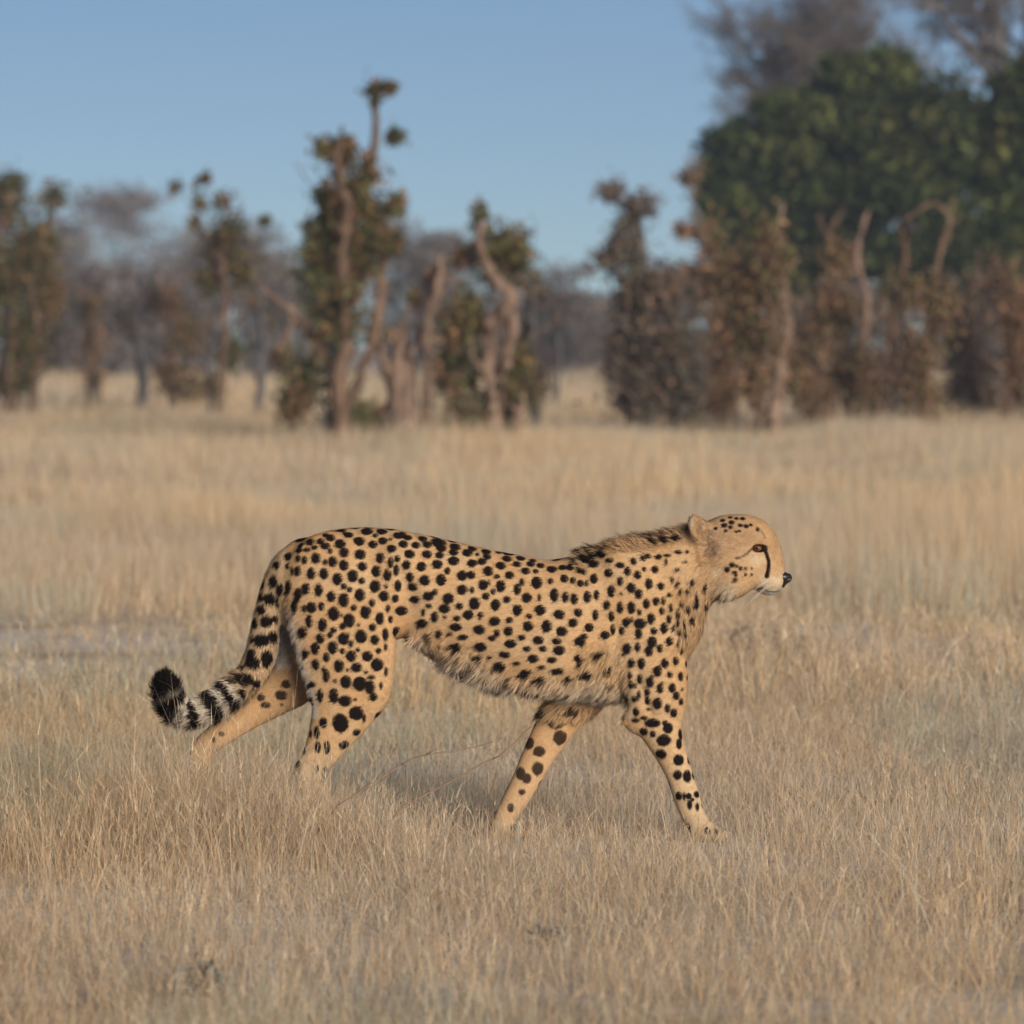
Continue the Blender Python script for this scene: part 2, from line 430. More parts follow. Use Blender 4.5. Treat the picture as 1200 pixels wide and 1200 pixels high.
# spots read off the photograph: (origin x, origin row, magnification, [(x, y, half width, half height), ...])
SPOTS = [
 (320, 610, 7.5, [(610,70,45,24),(670,97,45,24),(815,72,50,26),(890,108,25,25),(975,75,45,26),(1105,108,45,18),(1180,120,30,18),(1050,140,18,14),
  (325,162,40,28),(415,155,32,26),(520,125,40,26),(455,105,28,15),(240,185,35,22),(225,232,34,24),(295,228,32,20),(360,215,28,20),(455,195,42,30),
  (610,182,46,40),(772,160,48,42),(872,187,38,36),(980,158,40,36),(1055,222,40,40),(1148,182,40,38),(125,290,36,40),(215,305,22,32),(275,318,26,36),
  (380,300,40,46),(502,243,22,26),(455,335,20,26),(525,332,38,46),(648,255,40,42),(790,272,46,42),(940,298,34,48),(1050,340,26,46),(1115,305,26,30),(1200,270,26,36),
  (125,372,24,28),(210,420,30,46),(160,420,16,40),(335,437,36,50),(445,440,40,46),(642,360,40,46),(808,370,38,40),(900,418,42,48),(1020,468,34,52),(1105,430,26,46),(1190,375,34,40),
  (562,487,42,50),(725,458,44,52),(803,502,28,28),(645,545,26,26),(693,575,24,24),(920,552,46,50),(1012,572,16,22),(1112,575,30,48),(1195,500,34,42),
  (130,560,30,56),(222,625,32,56),(290,575,38,46),(405,585,34,54),(508,633,38,46),(642,667,44,58),(790,630,44,52),(893,697,28,34),(997,667,44,44),(1097,690,30,34),
  (190,750,26,60),(270,748,18,36),(343,730,44,48),(427,727,26,36),(532,793,48,58),(728,738,26,28),(838,783,46,52),(962,828,36,52),(1030,775,20,32),(1150,795,54,40),(1050,865,22,32),
  (320,878,30,54),(437,885,38,56),(693,845,48,58),(530,925,26,26),(612,897,26,28),(893,913,32,32),(770,885,14,16),(615,800,12,18),
  (260,980,38,50),(420,1032,34,44),(503,985,24,26),(617,1010,46,52),(687,975,14,24),(708,1045,22,30),(797,987,48,54),(918,1017,38,42),(1005,973,26,52),(1095,980,42,44),
  (520,1112,42,56),(372,1125,38,50),(765,1100,18,20),(612,1147,24,26),(945,1110,24,26),(1010,1085,16,30),(705,1165,46,46),(845,1160,44,44)]),
 (320, 750, 7.5, [(283,112,34,38),(468,145,30,40),(370,215,32,46),(580,217,42,52),(655,252,14,18),(760,235,46,40),(940,180,54,52),(843,250,18,18),(885,292,34,20),(1015,248,16,40),
  (465,310,30,52),(455,250,22,28),(540,345,18,18),(640,362,46,54),(785,375,56,60),(870,405,42,58),(905,492,32,36),(965,395,16,30),(340,375,40,26),(415,485,28,58),(530,487,38,60),(635,528,54,46),
  (745,512,16,14),(325,535,34,40),(748,640,60,60),(590,725,66,78),(820,675,16,40),(440,720,34,44),(375,790,26,54),(325,795,14,30),(385,940,28,50),(492,940,28,54),(640,915,44,36),
  (262,950,22,34),(215,1080,26,50),(410,1130,16,36),(475,1135,18,36),(95,380,40,34),(55,500,52,40),(75,592,14,14),(420,1320,26,40),(350,1400,26,40)]),
 (470, 610, 7.5, [(25,95,30,10),(70,125,36,16),(205,137,40,14),(350,170,60,16),(490,208,46,17),(635,225,40,12),(765,252,42,14),(868,262,26,14),(950,270,50,18),(1060,308,40,20),(1170,330,30,14),
  (25,183,36,34),(147,190,38,30),(247,187,40,22),(368,218,44,24),(475,257,38,20),(595,263,44,20),(682,273,20,14),(773,292,36,22),(945,313,42,24),(1030,360,36,24),(1155,358,36,18),
  (95,272,42,40),(245,272,42,34),(355,280,38,26),(475,332,46,40),(638,350,42,34),(728,337,38,26),(893,373,42,34),(1097,417,38,30),(68,375,38,38),(197,382,42,40),(335,360,44,40),(420,420,26,32),
  (535,453,44,44),(632,448,36,36),(785,420,42,42),(858,462,24,20),(968,450,38,34),(1077,512,24,34),(68,498,32,40),(228,500,44,44),(370,495,42,48),(712,540,38,44),(790,515,16,24),(888,550,40,50),
  (1015,575,32,48),(100,585,44,36),(285,605,26,28),(232,663,46,38),(413,658,46,48),(530,580,44,42),(620,585,20,30),(800,595,22,28),(740,638,32,32),(922,665,32,30),(1122,650,42,42),
  (115,695,50,30),(240,750,26,22),(382,768,50,38),(508,727,30,30),(640,700,46,50),(825,715,40,46),(1010,752,42,46),(688,797,26,26),(190,812,18,32),(290,848,32,46),(380,850,20,14),(485,862,32,24),
  (580,827,42,42),(808,850,46,40),(945,838,30,26),(1115,805,26,24),(680,858,14,14),(185,905,52,36),(330,995,26,36),(242,1025,36,38),(420,1000,20,20),(475,937,52,34),(680,960,50,42),(830,985,26,36),
  (795,1035,36,24),(930,940,42,38),(1102,902,46,42),(538,1025,42,24),(1055,1007,32,26),(950,1075,50,36),(480,1105,48,36),(698,1108,52,38),(1100,1115,36,24),(335,1090,20,18)]),
 (470, 690, 7.5, [(390,590,36,46),(510,600,32,16),(668,597,50,26),(770,605,16,20),(898,577,48,28),(1145,608,48,32),(1005,650,32,18),(625,690,50,44),(862,677,50,38),(1095,732,50,34),(815,808,38,24),
  (945,797,46,30),(430,705,34,30),(350,660,16,30),(570,800,36,44)]),
 (620, 620, 7.5, [(25,283,30,12),(100,295,34,14),(70,345,26,14),(190,330,42,28),(285,312,34,18),(355,310,38,28),(405,280,34,20),(440,340,24,28),(475,350,26,30),(555,275,46,26),(495,245,40,20),(560,215,40,16),
  (640,190,44,16),(690,250,42,22),(787,285,38,26),(75,440,46,54),(175,430,24,30),(295,405,34,38),(368,425,26,32),(435,447,28,32),(490,450,18,28),(560,410,34,44),(680,360,38,36),(848,345,30,38),(790,430,28,38),
  (965,375,32,36),(930,255,28,32),(1012,230,24,26),(1020,325,20,22),(1113,330,26,30),(1120,215,24,20),(105,575,16,34),(212,550,38,56),(310,565,30,46),(405,580,32,48),(525,565,34,50),(600,550,24,44),
  (715,520,34,50),(883,487,38,44),(975,540,34,40),(1057,450,32,38),(1163,478,24,34),(800,540,16,14),(88,683,44,44),(263,720,46,40),(443,705,36,36),(665,635,32,40),(790,655,30,50),(885,657,34,50),
  (1035,622,30,42),(1125,608,26,28),(1190,605,20,30),(975,693,20,28),(735,740,26,46),(592,730,26,44),(1083,757,32,42),(1172,695,20,28),(143,825,44,52),(393,790,40,36),(540,838,38,38),(297,870,48,40),
  (845,818,32,42),(887,795,14,26),(985,822,50,44),(1097,867,24,26),(1190,838,28,42),(490,908,32,24),(740,885,22,48),(800,893,26,34),(72,960,46,36),(233,960,40,30),(107,1050,32,26),(275,1060,50,40),
  (460,985,50,36),(680,925,40,34),(945,920,30,46),(1090,965,40,48),(845,1045,34,48),(933,1038,26,38),(1033,1065,34,44),(1157,1043,28,34),(625,1090,44,28),(25,1135,44,36),(190,1148,40,28),(462,1135,54,36)]),
 (620, 700, 7.5, [(100,605,32,20),(265,643,54,28),(105,708,48,20),(378,700,42,22),(525,660,54,36),(885,580,30,40),(972,578,32,48),(1130,615,38,44),(1058,668,20,22),(955,713,26,42),(1047,740,34,44),(870,680,20,34),
  (875,760,20,38),(920,768,16,26),(1022,822,24,34),(950,858,18,40),(1157,795,30,40),(905,890,22,28),(1022,900,26,38),(1115,928,38,48),(925,978,28,38),(1035,975,22,12),(990,1035,34,20),
  (915,1080,36,20),(1065,1075,64,38),(140,990,30,36),(420,990,44,28),(235,1115,72,56),(400,1130,16,30)]),
 (700, 700, 7.5, [(575,95,22,28),(650,68,18,32),(635,163,22,28),(718,115,18,34),(755,45,16,26),(595,243,36,38),(683,240,16,24),(718,187,16,32),(730,272,12,26),(645,380,34,36),(725,360,14,32),(750,445,12,30),(695,525,26,38),
  (603,553,32,42),(790,560,14,28),(643,652,26,28),(738,665,22,38),(803,703,16,22),(580,718,16,14),(660,763,32,40),(755,780,12,14),(700,860,32,34),(745,910,22,30),(620,970,24,42),(678,1005,30,38),
  (597,1100,26,24),(625,1145,42,46),(735,1170,18,40),(810,95,18,26),(885,50,24,26),(970,65,16,30),(850,185,26,20),(775,185,10,40)]),
 (700, 840, 7.5, [(390,125,36,34),(465,145,24,30),(580,205,58,48),(740,130,20,44),(722,205,26,44),(545,320,48,40),(722,345,44,46),(815,355,28,36),(685,505,38,40),(795,490,36,50),(855,485,20,34),(700,685,30,36),
  (740,685,14,34),(885,650,32,28),(810,660,26,28),(820,770,22,44),(885,755,18,34),(968,735,18,26),(780,960,20,28),(975,970,24,32),(1050,970,18,28),(840,690,18,16)]),
 (560, 800, 6, [(465,190,28,34),(690,197,36,26),(683,300,14,26),(585,410,44,50),(350,425,34,40),(425,507,40,34),(290,635,32,42),(335,685,30,34),(430,625,38,44),(322,795,22,20),(375,285,14,30),(230,900,24,30)]),
 (170, 620, 6, [(897,340,32,42),(920,225,26,32),(875,470,44,40),(810,450,26,34),(810,545,34,34),(845,620,38,40),(770,640,26,34),(925,625,30,28),(815,755,52,44),(910,735,34,42),(750,750,16,26),(740,850,34,30),
  (755,912,52,42),(875,900,40,56),(715,1035,50,46),(612,1050,28,22),(680,945,20,20),(800,1085,30,36),(940,405,24,40),(930,505,16,36),(825,375,16,28)]),
 (170, 760, 6, [(700,330,26,40),(830,410,36,20),(800,340,26,26),(485,665,12,20),(520,620,20,16)]),
 (760, 570, 6, [(515,255,18,16),(590,237,18,14),(580,270,14,12),(455,277,14,12),(525,293,12,9),(525,220,16,8),(625,207,14,8),(615,298,10,8),(640,297,10,8),(770,285,12,14),(650,255,14,7),(690,262,16,7),(725,255,12,7),
  (575,540,18,16),(540,585,18,18),(628,543,9,10),(648,572,12,14),(683,577,10,10),(590,605,16,10),(610,625,12,12),(688,620,10,10),(728,625,8,9),(600,660,14,16),(730,575,7,8),(450,208,14,8),(565,200,14,6),(670,210,16,7),
  (40,380,28,20),(120,365,32,22),(200,352,24,24),(195,445,26,14),(260,440,14,12),(120,465,26,12),(55,475,24,18),(10,470,20,18),(50,560,24,26),(205,568,18,14),(130,510,10,26),(170,632,14,24),(215,665,12,22),(255,510,14,9),
  (90,680,24,28),(8,660,26,36),(318,672,20,20),(412,715,16,30),(155,740,20,16),(232,735,12,22),(290,730,18,16),(345,770,14,26),(60,787,24,28),(113,783,16,28),(160,832,14,26),(98,857,18,26),(215,872,14,30),(245,815,12,26),
  (350,810,22,26),(290,855,16,30),(420,835,14,28),(25,905,28,38),(148,910,18,24),(213,928,12,24),(318,930,22,22),(38,993,24,24),(185,970,12,18),(222,998,10,24),(265,1005,14,24)]),
]

def nearest_on_chain(P, pts):
    """arc length along a resampled polyline of the nearest point, and distance, in pixels"""
    P = catmull(np.array(P, float)[:, :3], 6).copy(); P[:, 2] = R(P[:, 2])
    seg = np.linalg.norm(np.diff(P, axis=0), axis=1); acc = np.concatenate([[0], np.cumsum(seg)])
    best = np.full(len(pts), 1e9); s = np.zeros(len(pts))
    for i in range(len(seg)):
        ab = P[i + 1] - P[i]
        t = np.clip(((pts - P[i]) @ ab) / (seg[i] ** 2), 0, 1)
        d = np.linalg.norm(pts - P[i] - t[:, None] * ab, axis=1)
        m = d < best; best[m] = d[m]; s[m] = acc[i] + t[m] * seg[i]
    return s, best

def coat_colour(V, N, edge):
    """base coat, spots, tail rings and face marks for the skin points V (pixels); edge = softness in pixels"""
    x, y, z = V.T; py = R(z)
    nx, ny, nz = N.T
    lin = lambda r, g, b: np.array([((c / 255 + 0.055) / 1.055) ** 2.4 if c > 10 else c / 3294.6 for c in (r, g, b)])
    tan, gold, cream, white, black = lin(203, 158, 108), lin(190, 142, 92), lin(220, 195, 158), lin(226, 214, 196), lin(20, 13, 12)
    C = np.tile(tan, (len(V), 1))
    def mix(c, w):
        nonlocal C
        w = np.clip(w, 0, 1)[:, None]; C = C * (1 - w) + c * w
    mix(gold, 0.6 * smooth01(0.2, 0.9, nz))
    n1 = vnoise(x, z + y, 0.04, 3)
    mix(cream, 0.35 * n1)
    streak = vnoise(x * 0.25 + z * 0.10, z * 0.9 - x * 0.15 + y * 0.7, 0.8, 31)
    C = C * (0.88 + 0.24 * streak)[:, None]
    fine = vnoise(x * 0.35 + z * 0.2, z * 1.2 - x * 0.25 + y, 1.1, 33)
    C = C * (1 + (0.45 * (fine - 0.5) * smooth01(790, 850, x))[:, None])
    torso = (x > 480) & (x < 745) & (np.abs(y) < 50)
    mix(white, 0.7 * smooth01(0.35, 0.9, -nz) * torso)
    mix(cream, 0.35 * smooth01(775, 815, py) * torso * (py < 840))
    # lower legs, insides
    mix(cream, 0.45 * smooth01(850, 940, py) * (x > 270))
    mix(lin(206, 158, 108), 0.5 * ((y > 8) & (ny < -0.2) & (py > 775)))
    mix(white, 0.75 * smooth01(0.35, 0.75, -nx) * (x < 375) * smooth01(700, 735, py) * (py < 840) * (x > 325) * (y > -45))
    mix(white, 0.55 * ((y > 10) & (x > 325) & (x < 365) & (py > 700) & (py < 785)))
    # face
    head = smooth01(824, 852, x + (vnoise(x, z, 0.12, 9) - 0.5) * 14) * (1 - smooth01(700, 714, py))
    mix(lin(200, 160, 116), 0.5 * head)
    mix(cream, 0.8 * smooth01(884, 894, x) * smooth01(668, 680, py))
    mix(white, 0.9 * smooth01(893, 900, x) * smooth01(688, 693, py))
    mix(cream, 0.7 * np.exp(-((x - 886) ** 2 / 60 + (py - 655) ** 2 / 50)) * head)
    mix(lin(232, 212, 180), 0.85 * np.exp(-((x - 854) ** 2 / 150 + (py - 693) ** 2 / 110)))
    mix(lin(190, 158, 128), 0.7 * np.exp(-((x - 838) ** 2 / 120 + (py - 640) ** 2 / 200)) * (ny < 0))
    mix(lin(112, 86, 66), 0.75 * np.exp(-((x - 820) ** 2 / 26 + (py - 619) ** 2 / 60)))
    mix(lin(215, 195, 170), 0.5 * ((x < 812) & (x > 800) & (py < 632) & (np.abs(y) > 14) & (py < 618)))
    dark = np.zeros(len(V))
    jit = (vnoise(x * 1.0, z * 1.0 + y, 0.35, 4) - 0.5) * 0.17
    order = np.argsort(x); xs = x[order]
    cent = []
    def spot(cx, cy, cz, rx, ry, strength=1.0):
        rm = max(rx, ry); a = np.searchsorted(xs, cx - rx * 1.7 - 3); b = np.searchsorted(xs, cx + rx * 1.7 + 3)
        i = order[a:b]
        q = np.sqrt(((x[i] - cx) / rx) ** 2 + ((z[i] - cz) / ry) ** 2 + ((y[i] - cy) / (rm * 1.15)) ** 2)
        m = q < 2
        i = i[m]; q = q[m] + jit[i]
        e = edge / max(2.0, min(rx, ry))
        v = strength * (1 - smooth01(1 - e, 1 + e, q))
        dark[i] = np.maximum(dark[i], v)
    for ox, oy, mag, lst in SPOTS:
        for s in lst:
            cx, cyr = ox + s[0] / mag, oy + s[1] / mag
            cz = R(cyr)
            a = np.searchsorted(xs, cx - 2.2); b = np.searchsorted(xs, cx + 2.2)
            i = order[a:b]; i = i[np.abs(z[i] - cz) < 2.5]
            if len(i) == 0:
                a = np.searchsorted(xs, cx - 7); b = np.searchsorted(xs, cx + 7)
                i = order[a:b]
                if len(i) == 0: continue
                j = i[np.argmin((x[i] - cx) ** 2 + (z[i] - cz) ** 2)]
                if (x[j] - cx) ** 2 + (z[j] - cz) ** 2 > 80: continue
            else:
                j = i[np.argmin(y[i])]
            gs = 1.28 if cx > 845 else 1.13; rx, ry = s[2] / mag * gs, s[3] / mag * gs
            far = (y[j] > 8) and (py[j] > 770)
            if nz[j] > 0.45: ry = max(ry, rx * 0.85)          # seen at a slant on the back
            spot(x[j], y[j], z[j], rx, ry, 0.93 if far else 1.0)
            cent.append((x[j], y[j], z[j]))
            if y[j] < -3 and cx > 350 and cyr < 800:      # the same coat on the hidden flank
                spot(x[j] + 9, -y[j], z[j] - 3, rx, ry); cent.append((x[j] + 9, -y[j], z[j] - 3))
    cent = np.array(cent)
    # loose spots wherever the photograph does not look
    r2 = np.random.default_rng(5)
    cand = np.where((ny > 0.15) & (x > 350) & (x < 840) | (ny > 0.1) & (py > 790) | (nz > 0.7) & (x > 340) & (x < 700))[0]
    cand = r2.permutation(cand)[:7000]
    for j in cand:
        if nz[j] < -0.6: continue
        p = V[j]
        if ((cent - p) ** 2).sum(1).min() < (21 if ny[j] > 0.15 else 15) ** 2: continue
        r = r2.uniform(4.2, 7.2)
        spot(p[0], p[1], p[2], r, r * r2.uniform(0.9, 1.2)); cent = np.vstack([cent, p])
    # gaps low on the flank and on the near shanks
    cand = np.where(((ny < 0) & (py > 742) & (py < 818) & (x > 505) & (x < 722)) | ((ny < 0.1) & (y < 0) & (py > 835)))[0]
    for j in r2.permutation(cand)[:4000]:
        p = V[j]
        if ((cent - p) ** 2).sum(1).min() < (17.5 if py[j] < 830 else 19) ** 2: continue
        r = r2.uniform(3.2, 5.2)
        spot(p[0], p[1], p[2], r * r2.uniform(1, 1.3), r * r2.uniform(0.8, 1.1)); cent = np.vstack([cent, p])
    belly = torso & (nz < -0.45)
    dark[belly] *= 0.75
    # tail rings
    s, d = nearest_on_chain(TAIL, V)
    ring = lambda px, prow: nearest_on_chain(TAIL, np.array([[px, -20, R(prow)]]))[0][0]
    s_sw = ring(277, 808)
    ont = (d < 27) & (x < 335) & (s > s_sw - 12) & (y < 10)
    bands = [(ring(270, 815), 5.5), (ring(252, 826), 7.5), (ring(228, 835), 5.5)]
    td = np.zeros(len(V)); wob = (vnoise(x, z, 0.3, 6) - 0.5) * 4
    for c0, w in bands:
        td = np.maximum(td, 1 - smooth01(w - 1.2, w + 1.2, np.abs(s - c0) + wob))
    tip = ring(209, 832)
    td = np.maximum(td, smooth01(tip - 2, tip + 2, s + wob))
    gap = ring(198, 818)
    td *= 1 - 0.3 * (1 - smooth01(1.5, 4, np.abs(s - gap)))
    w_t = (ont & (s > s_sw - 6)).astype(float) * smooth01(s_sw - 8, s_sw + 4, s)
    mix(white, 0.85 * w_t)
    tl = (d < 27) & (x < 335) & (y < 10)
    mix(cream, 0.35 * tl)
    dark = np.where(ont & (s > s_sw), td, dark)
    # crest of the neck and ridge of the back
    ridge = np.exp(-(y / 5.0) ** 2) * (nz > 0.5)
    crest = np.exp(-(y / 9.0) ** 2) * smooth01(0.4, 0.8, nz) * smooth01(640, 690, x) * (1 - smooth01(790, 806, x))
    dark = np.maximum(dark, np.clip(1.4 * crest * smooth01(0.12, 0.4, vnoise(x, y, 0.16, 8)), 0, 0.95))
    dark = np.maximum(dark, 0.85 * np.exp(-(y / 6.0) ** 2) * (nz > 0.5) * smooth01(665, 690, x) * (1 - smooth01(785, 806, x)) * smooth01(0.2, 0.4, vnoise(x, y, 0.25, 9)))
    dark = np.maximum(dark, 0.7 * np.exp(-((x - 834) ** 2 / 16 + (py - 628) ** 2 / 70)) * (np.abs(y) > 10) * smooth01(0.35, 0.6, vnoise(x, z, 0.4, 10)))
    dark = np.maximum(dark, 0.45 * np.exp(-((x - 838) ** 2 / 160 + (py - 648) ** 2 / 260)) * smooth01(0.5, 0.7, vnoise(x, z, 0.3, 11)))
    # eye rims, tear line, lips
    hy = np.abs(y)
    def line(pts, w, s0=1.0):
        pts = np.array(pts, float); pts[:, 1] = R(pts[:, 1])
        m = np.where((x > 830) & (py < 712))[0]
        dd = np.full(len(m), 1e9)
        P2 = np.stack([x[m], z[m]], 1)
        for k in range(len(pts) - 1):
            ab = pts[k + 1, :2] - pts[k, :2]
            t = np.clip(((P2 - pts[k, :2]) @ ab) / (ab @ ab), 0, 1)
            ww = pts[k, 2] + t * (pts[k + 1, 2] - pts[k, 2])
            dd = np.minimum(dd, np.linalg.norm(P2 - pts[k, :2] - t[:, None] * ab, axis=1) - ww * w)
        dark[m] = np.maximum(dark[m], s0 * (1 - smooth01(-0.7, 0.7, dd)) * (hy[m] > 4))
    line([(895, 640.5, 3.2), (897.5, 648, 2.3), (900.3, 657, 2.3), (900, 666, 2.5), (898.2, 674, 3.1)], 1)
    line([(880, 642, 1.2), (874, 648, 1.0), (866, 652, 1.0), (862, 653, 1.6)], 1, 0.8)
    line([(917, 691, .9), (908, 693.2, .9), (899, 692, .9), (892, 688, 1.3), (888, 690, 1.2)], 1, 0.8)
    line([(918, 685, .8), (918, 690, .8)], 1, 0.8)
    q = np.sqrt(((x - 888.5) / (8.6 + 2.6 * (x > 888))) ** 2 + ((py - 641.5) / 5.4) ** 2)
    dark = np.maximum(dark, (1 - smooth01(0.85, 1.1, q)) * (hy > 10))
    nk = np.exp(-((x - (813 + 0.22 * (py - 630))) / 2.6) ** 2) * smooth01(622, 634, py) * (1 - smooth01(655, 680, py)) * (ny < 0.1)  # band behind the ear: shadow and dark hair painted into the coat
    dark = np.maximum(dark, 0.5 * nk * (0.4 + 1.0 * vnoise(x, z, 0.5, 71)))
    mix(cream, 0.75 * np.exp(-((x - 839) ** 2 / 22 + (py - 669) ** 2 / 30)))
    line([(891.5, 621, .7), (896, 630, .9)], 1, 0.55)
    dark = np.maximum(dark, 0.5 * np.exp(-((x - 889) ** 2 / 14 + (py - 688) ** 2 / 7)) * (x > 880))
    mott = 0.55 + 0.9 * vnoise(x * 0.5 + z * 0.3, z - x * 0.3, 0.45, 72)
    mix(lin(140, 108, 80), np.clip(0.55 * mott * np.exp(-((x - 862) ** 2 / 620 + (py - 630) ** 2 / 330)), 0, 0.75) * head)
    mix(lin(128, 98, 74), np.clip(0.6 * mott * np.exp(-((x - 833) ** 2 / 90 + (py - 640) ** 2 / 260)), 0, 0.75) * (ny < 0.3))
    mix(lin(150, 114, 82), 0.40 * np.exp(-((x - 908) ** 2 / 40 + (py - 640) ** 2 / 500)))
    C = C * np.array([0.73, 0.79, 0.87])
    C = C * (1 - 0.08 * smooth01(800, 850, x))[:, None]
    mix(black, dark)
    return C, dark

def tri_normals(V, Q):
    a = V[Q[:, 2]] - V[Q[:, 0]]; b = V[Q[:, 3]] - V[Q[:, 1]]
    fn = np.cross(a, b); N = np.zeros_like(V)
    for k in range(4): np.add.at(N, Q[:, k], fn)
    return N / (np.linalg.norm(N, axis=1, keepdims=True) + 1e-9), fn

def make_cheetah():
    root = empty('cheetah', (0, DIST, 0))
    tag(root, 'spotted cheetah walking to the right through tall dry grass', 'cheetah')
    V, Q = build_body()
    V = V.astype(float)
    # light relaxing of the raw surface
    for it in range(2):
        for lam in (0.5, -0.52):
            A = np.zeros_like(V); n = np.zeros(len(V))
            for a, b in ((0, 1), (1, 2), (2, 3), (3, 0)):
                np.add.at(A, Q[:, a], V[Q[:, b]]); np.add.at(n, Q[:, a], 1)
            V = V + lam * (A / n[:, None] - V)
    toW = lambda P: np.stack([(P[:, 0] - 600) * S, P[:, 1] * S, P[:, 2] * S], 1)
    o = mesh_obj('body_raw', toW(V), Q, M_fur)
    md = o.modifiers.new('sub', 'SUBSURF'); md.levels = 1; md.render_levels = 1
    dg = bpy.context.evaluated_depsgraph_get()
    me = bpy.data.meshes.new_from_object(o.evaluated_get(dg))
    bpy.data.objects.remove(o)
    n = len(me.vertices); co = np.empty(n * 3, np.float32); me.vertices.foreach_get('co', co); co = co.reshape(-1, 3)
    nq = len(me.polygons); li = np.empty(nq * 4, np.int32); me.loops.foreach_get('vertex_index', li); Q2 = li.reshape(-1, 4)
    bpy.data.meshes.remove(me)
    P = np.stack([co[:, 0] / S + 600, co[:, 1] / S, co[:, 2] / S], 1).astype(float)
    N, fn = tri_normals(P, Q2)
    C, dark = coat_colour(P, N, 0.9)
    body = mesh_obj('body', toW(P), Q2, M_fur, root, C)

    # ---- hair, one child
    r = np.random.default_rng(11)
    area = np.linalg.norm(fn, axis=1)
    fc = P[Q2].mean(1); fN = N[Q2].mean(1)
    wgt = area * np.where(fN[:, 1] > 0.35, 0.35, 1.0) * np.where(R(fc[:, 2]) > 940, 0.3, 1.0)
    cnt = 230000
    f = r.choice(nq, cnt, p=wgt / wgt.sum())
    u, v = r.random((2, cnt, 1))
    q = Q2[f]
    bl = lambda A: (A[q[:, 0]] * (1 - u) + A[q[:, 1]] * u) * (1 - v) + (A[q[:, 3]] * (1 - u) + A[q[:, 2]] * u) * v
    hp = bl(P); hn = bl(N); hn /= np.linalg.norm(hn, axis=1, keepdims=True) + 1e-9
    hc = bl(C); hd = bl(dark[:, None])[:, 0]
    x, y, z = hp.T; py = R(z); nx, ny, nz = hn.T
    length = np.full(cnt, 4.2); lift = np.full(cnt, 0.22)
    flow = np.tile(np.array([-1.0, 0, -0.35]), (cnt, 1))
    def setw(w, L, lf, fl=None):
        w = np.clip(w, 0, 1)
        length[:] = length * (1 - w) + L * w; lift[:] = lift * (1 - w) + lf * w
        if fl is not None: flow[:] = flow * (1 - w[:, None]) + np.array(fl, float) * w[:, None]
    leg = smooth01(815, 850, py)
    setw(leg, 3.2, 0.2, (-0.35, 0, -1))
    setw(((x > 485) & (x < 750) & (py < 840)) * smooth01(0.2, 0.7, -nz), 15, 0.75, (-0.6, 0, -1))
    setw(((x > 600) & (x < 735) & (py < 842)) * smooth01(790, 812, py), 12, 0.3, (-0.8, 0, -0.75))
    setw(((x > 680) & (x < 735)) * smooth01(735, 770, py) * (py < 845), 9, 0.35, (-0.8, 0, -0.8))
    setw(((x > 455) & (x < 520)) * smooth01(742, 762, py) * (py < 800) * (x > 478), 10, 0.35, (-0.4, 0, -1))
    setw(((x > 675) & (x < 815)) * smooth01(0.45, 0.85, nz), 11, 0.7, (-1, 0, 0.5))
    setw(0.8 * smooth01(775, 805, x) * (1 - smooth01(840, 856, x)) * smooth01(640, 700, py) * (1 - smooth01(745, 775, py)), 8, 0.3, (-0.45, 0, -1))
    hd_ = (x > 836) & (py < 705)
    setw(smooth01(828, 850, x) * (py < 705), 3.4, 0.2, (-1, 0, -0.25))
    setw(np.exp(-((x - 852) / 13) ** 2 - ((py - 694) / 13) ** 2), 12, 0.45, (-0.7, 0, -0.8))
    setw(0.8 * np.exp(-((x - 838) / 11) ** 2 - ((py - 645) / 20) ** 2), 6, 0.4, (-0.8, 0, -0.3))
    setw(((x > 800) & (x < 832) & (py < 640) & (np.abs(y) > 12)) * 1.0, 4.5, 0.5, (-0.4, 0, 0.6))
    s, d = nearest_on_chain(TAIL, hp)
    smax = s.max()
    tl = (d < 27) & (x < 330) & (y < 12)
    setw(tl * 1.0, 6.0, 0.4, (-0.3, 0, -1))
    setw((tl & (s > smax * 0.55)) * 1.0, 8.5, 0.6, (-0.9, 0, 0.1))
    setw((tl & (s > smax * 0.85)) * 1.0, 8.5, 0.8, (0.0, 0, 1))
    setw(((x < 365) & (x > 325) & (py > 690) & (py < 830) & (~tl)) * smooth01(0.2, 0.7, -nx), 7, 0.4, (-0.6, 0, -1))
    key = lambda f0, o: vnoise(x + 0.6 * y, z + 0.7 * y, f0, o)
    longer = smooth01(5, 9, length)
    length *= 1 + longer * (1.5 * (key(0.42, 41) - 0.45))
    lift *= 0.6 + 0.9 * key(0.2, 42)
    flow += np.stack([key(0.22, 43) - 0.5, key(0.22, 44) - 0.5, key(0.22, 45) - 0.5], 1) * (0.4 + 0.5 * longer)[:, None]
    flow += r.normal(0, 0.18, (cnt, 3))
    tg = flow - hn * (flow * hn).sum(1, keepdims=True); tg /= np.linalg.norm(tg, axis=1, keepdims=True) + 1e-6
    L = (length * r.uniform(0.55, 1.25, cnt))[:, None]
    lf = (lift * r.uniform(0.5, 1.5, cnt))[:, None]
    d0 = tg + hn * lf * 1.6; d0 /= np.linalg.norm(d0, axis=1, keepdims=True)
    d1 = tg + hn * lf * 0.5 + np.array([0, 0, -0.15]); d1 /= np.linalg.norm(d1, axis=1, keepdims=True)
    b0 = hp - hn * 0.4
    m1 = b0 + d0 * L * 0.5; t1 = m1 + d1 * L * 0.5
    side = np.cross(d0, hn); side /= np.linalg.norm(side, axis=1, keepdims=True) + 1e-6
    w = (0.30 + 0.010 * L)
    short = L[:, 0] < 5.5
    nl, ns = int((~short).sum()), int(short.sum())
    i = ~short
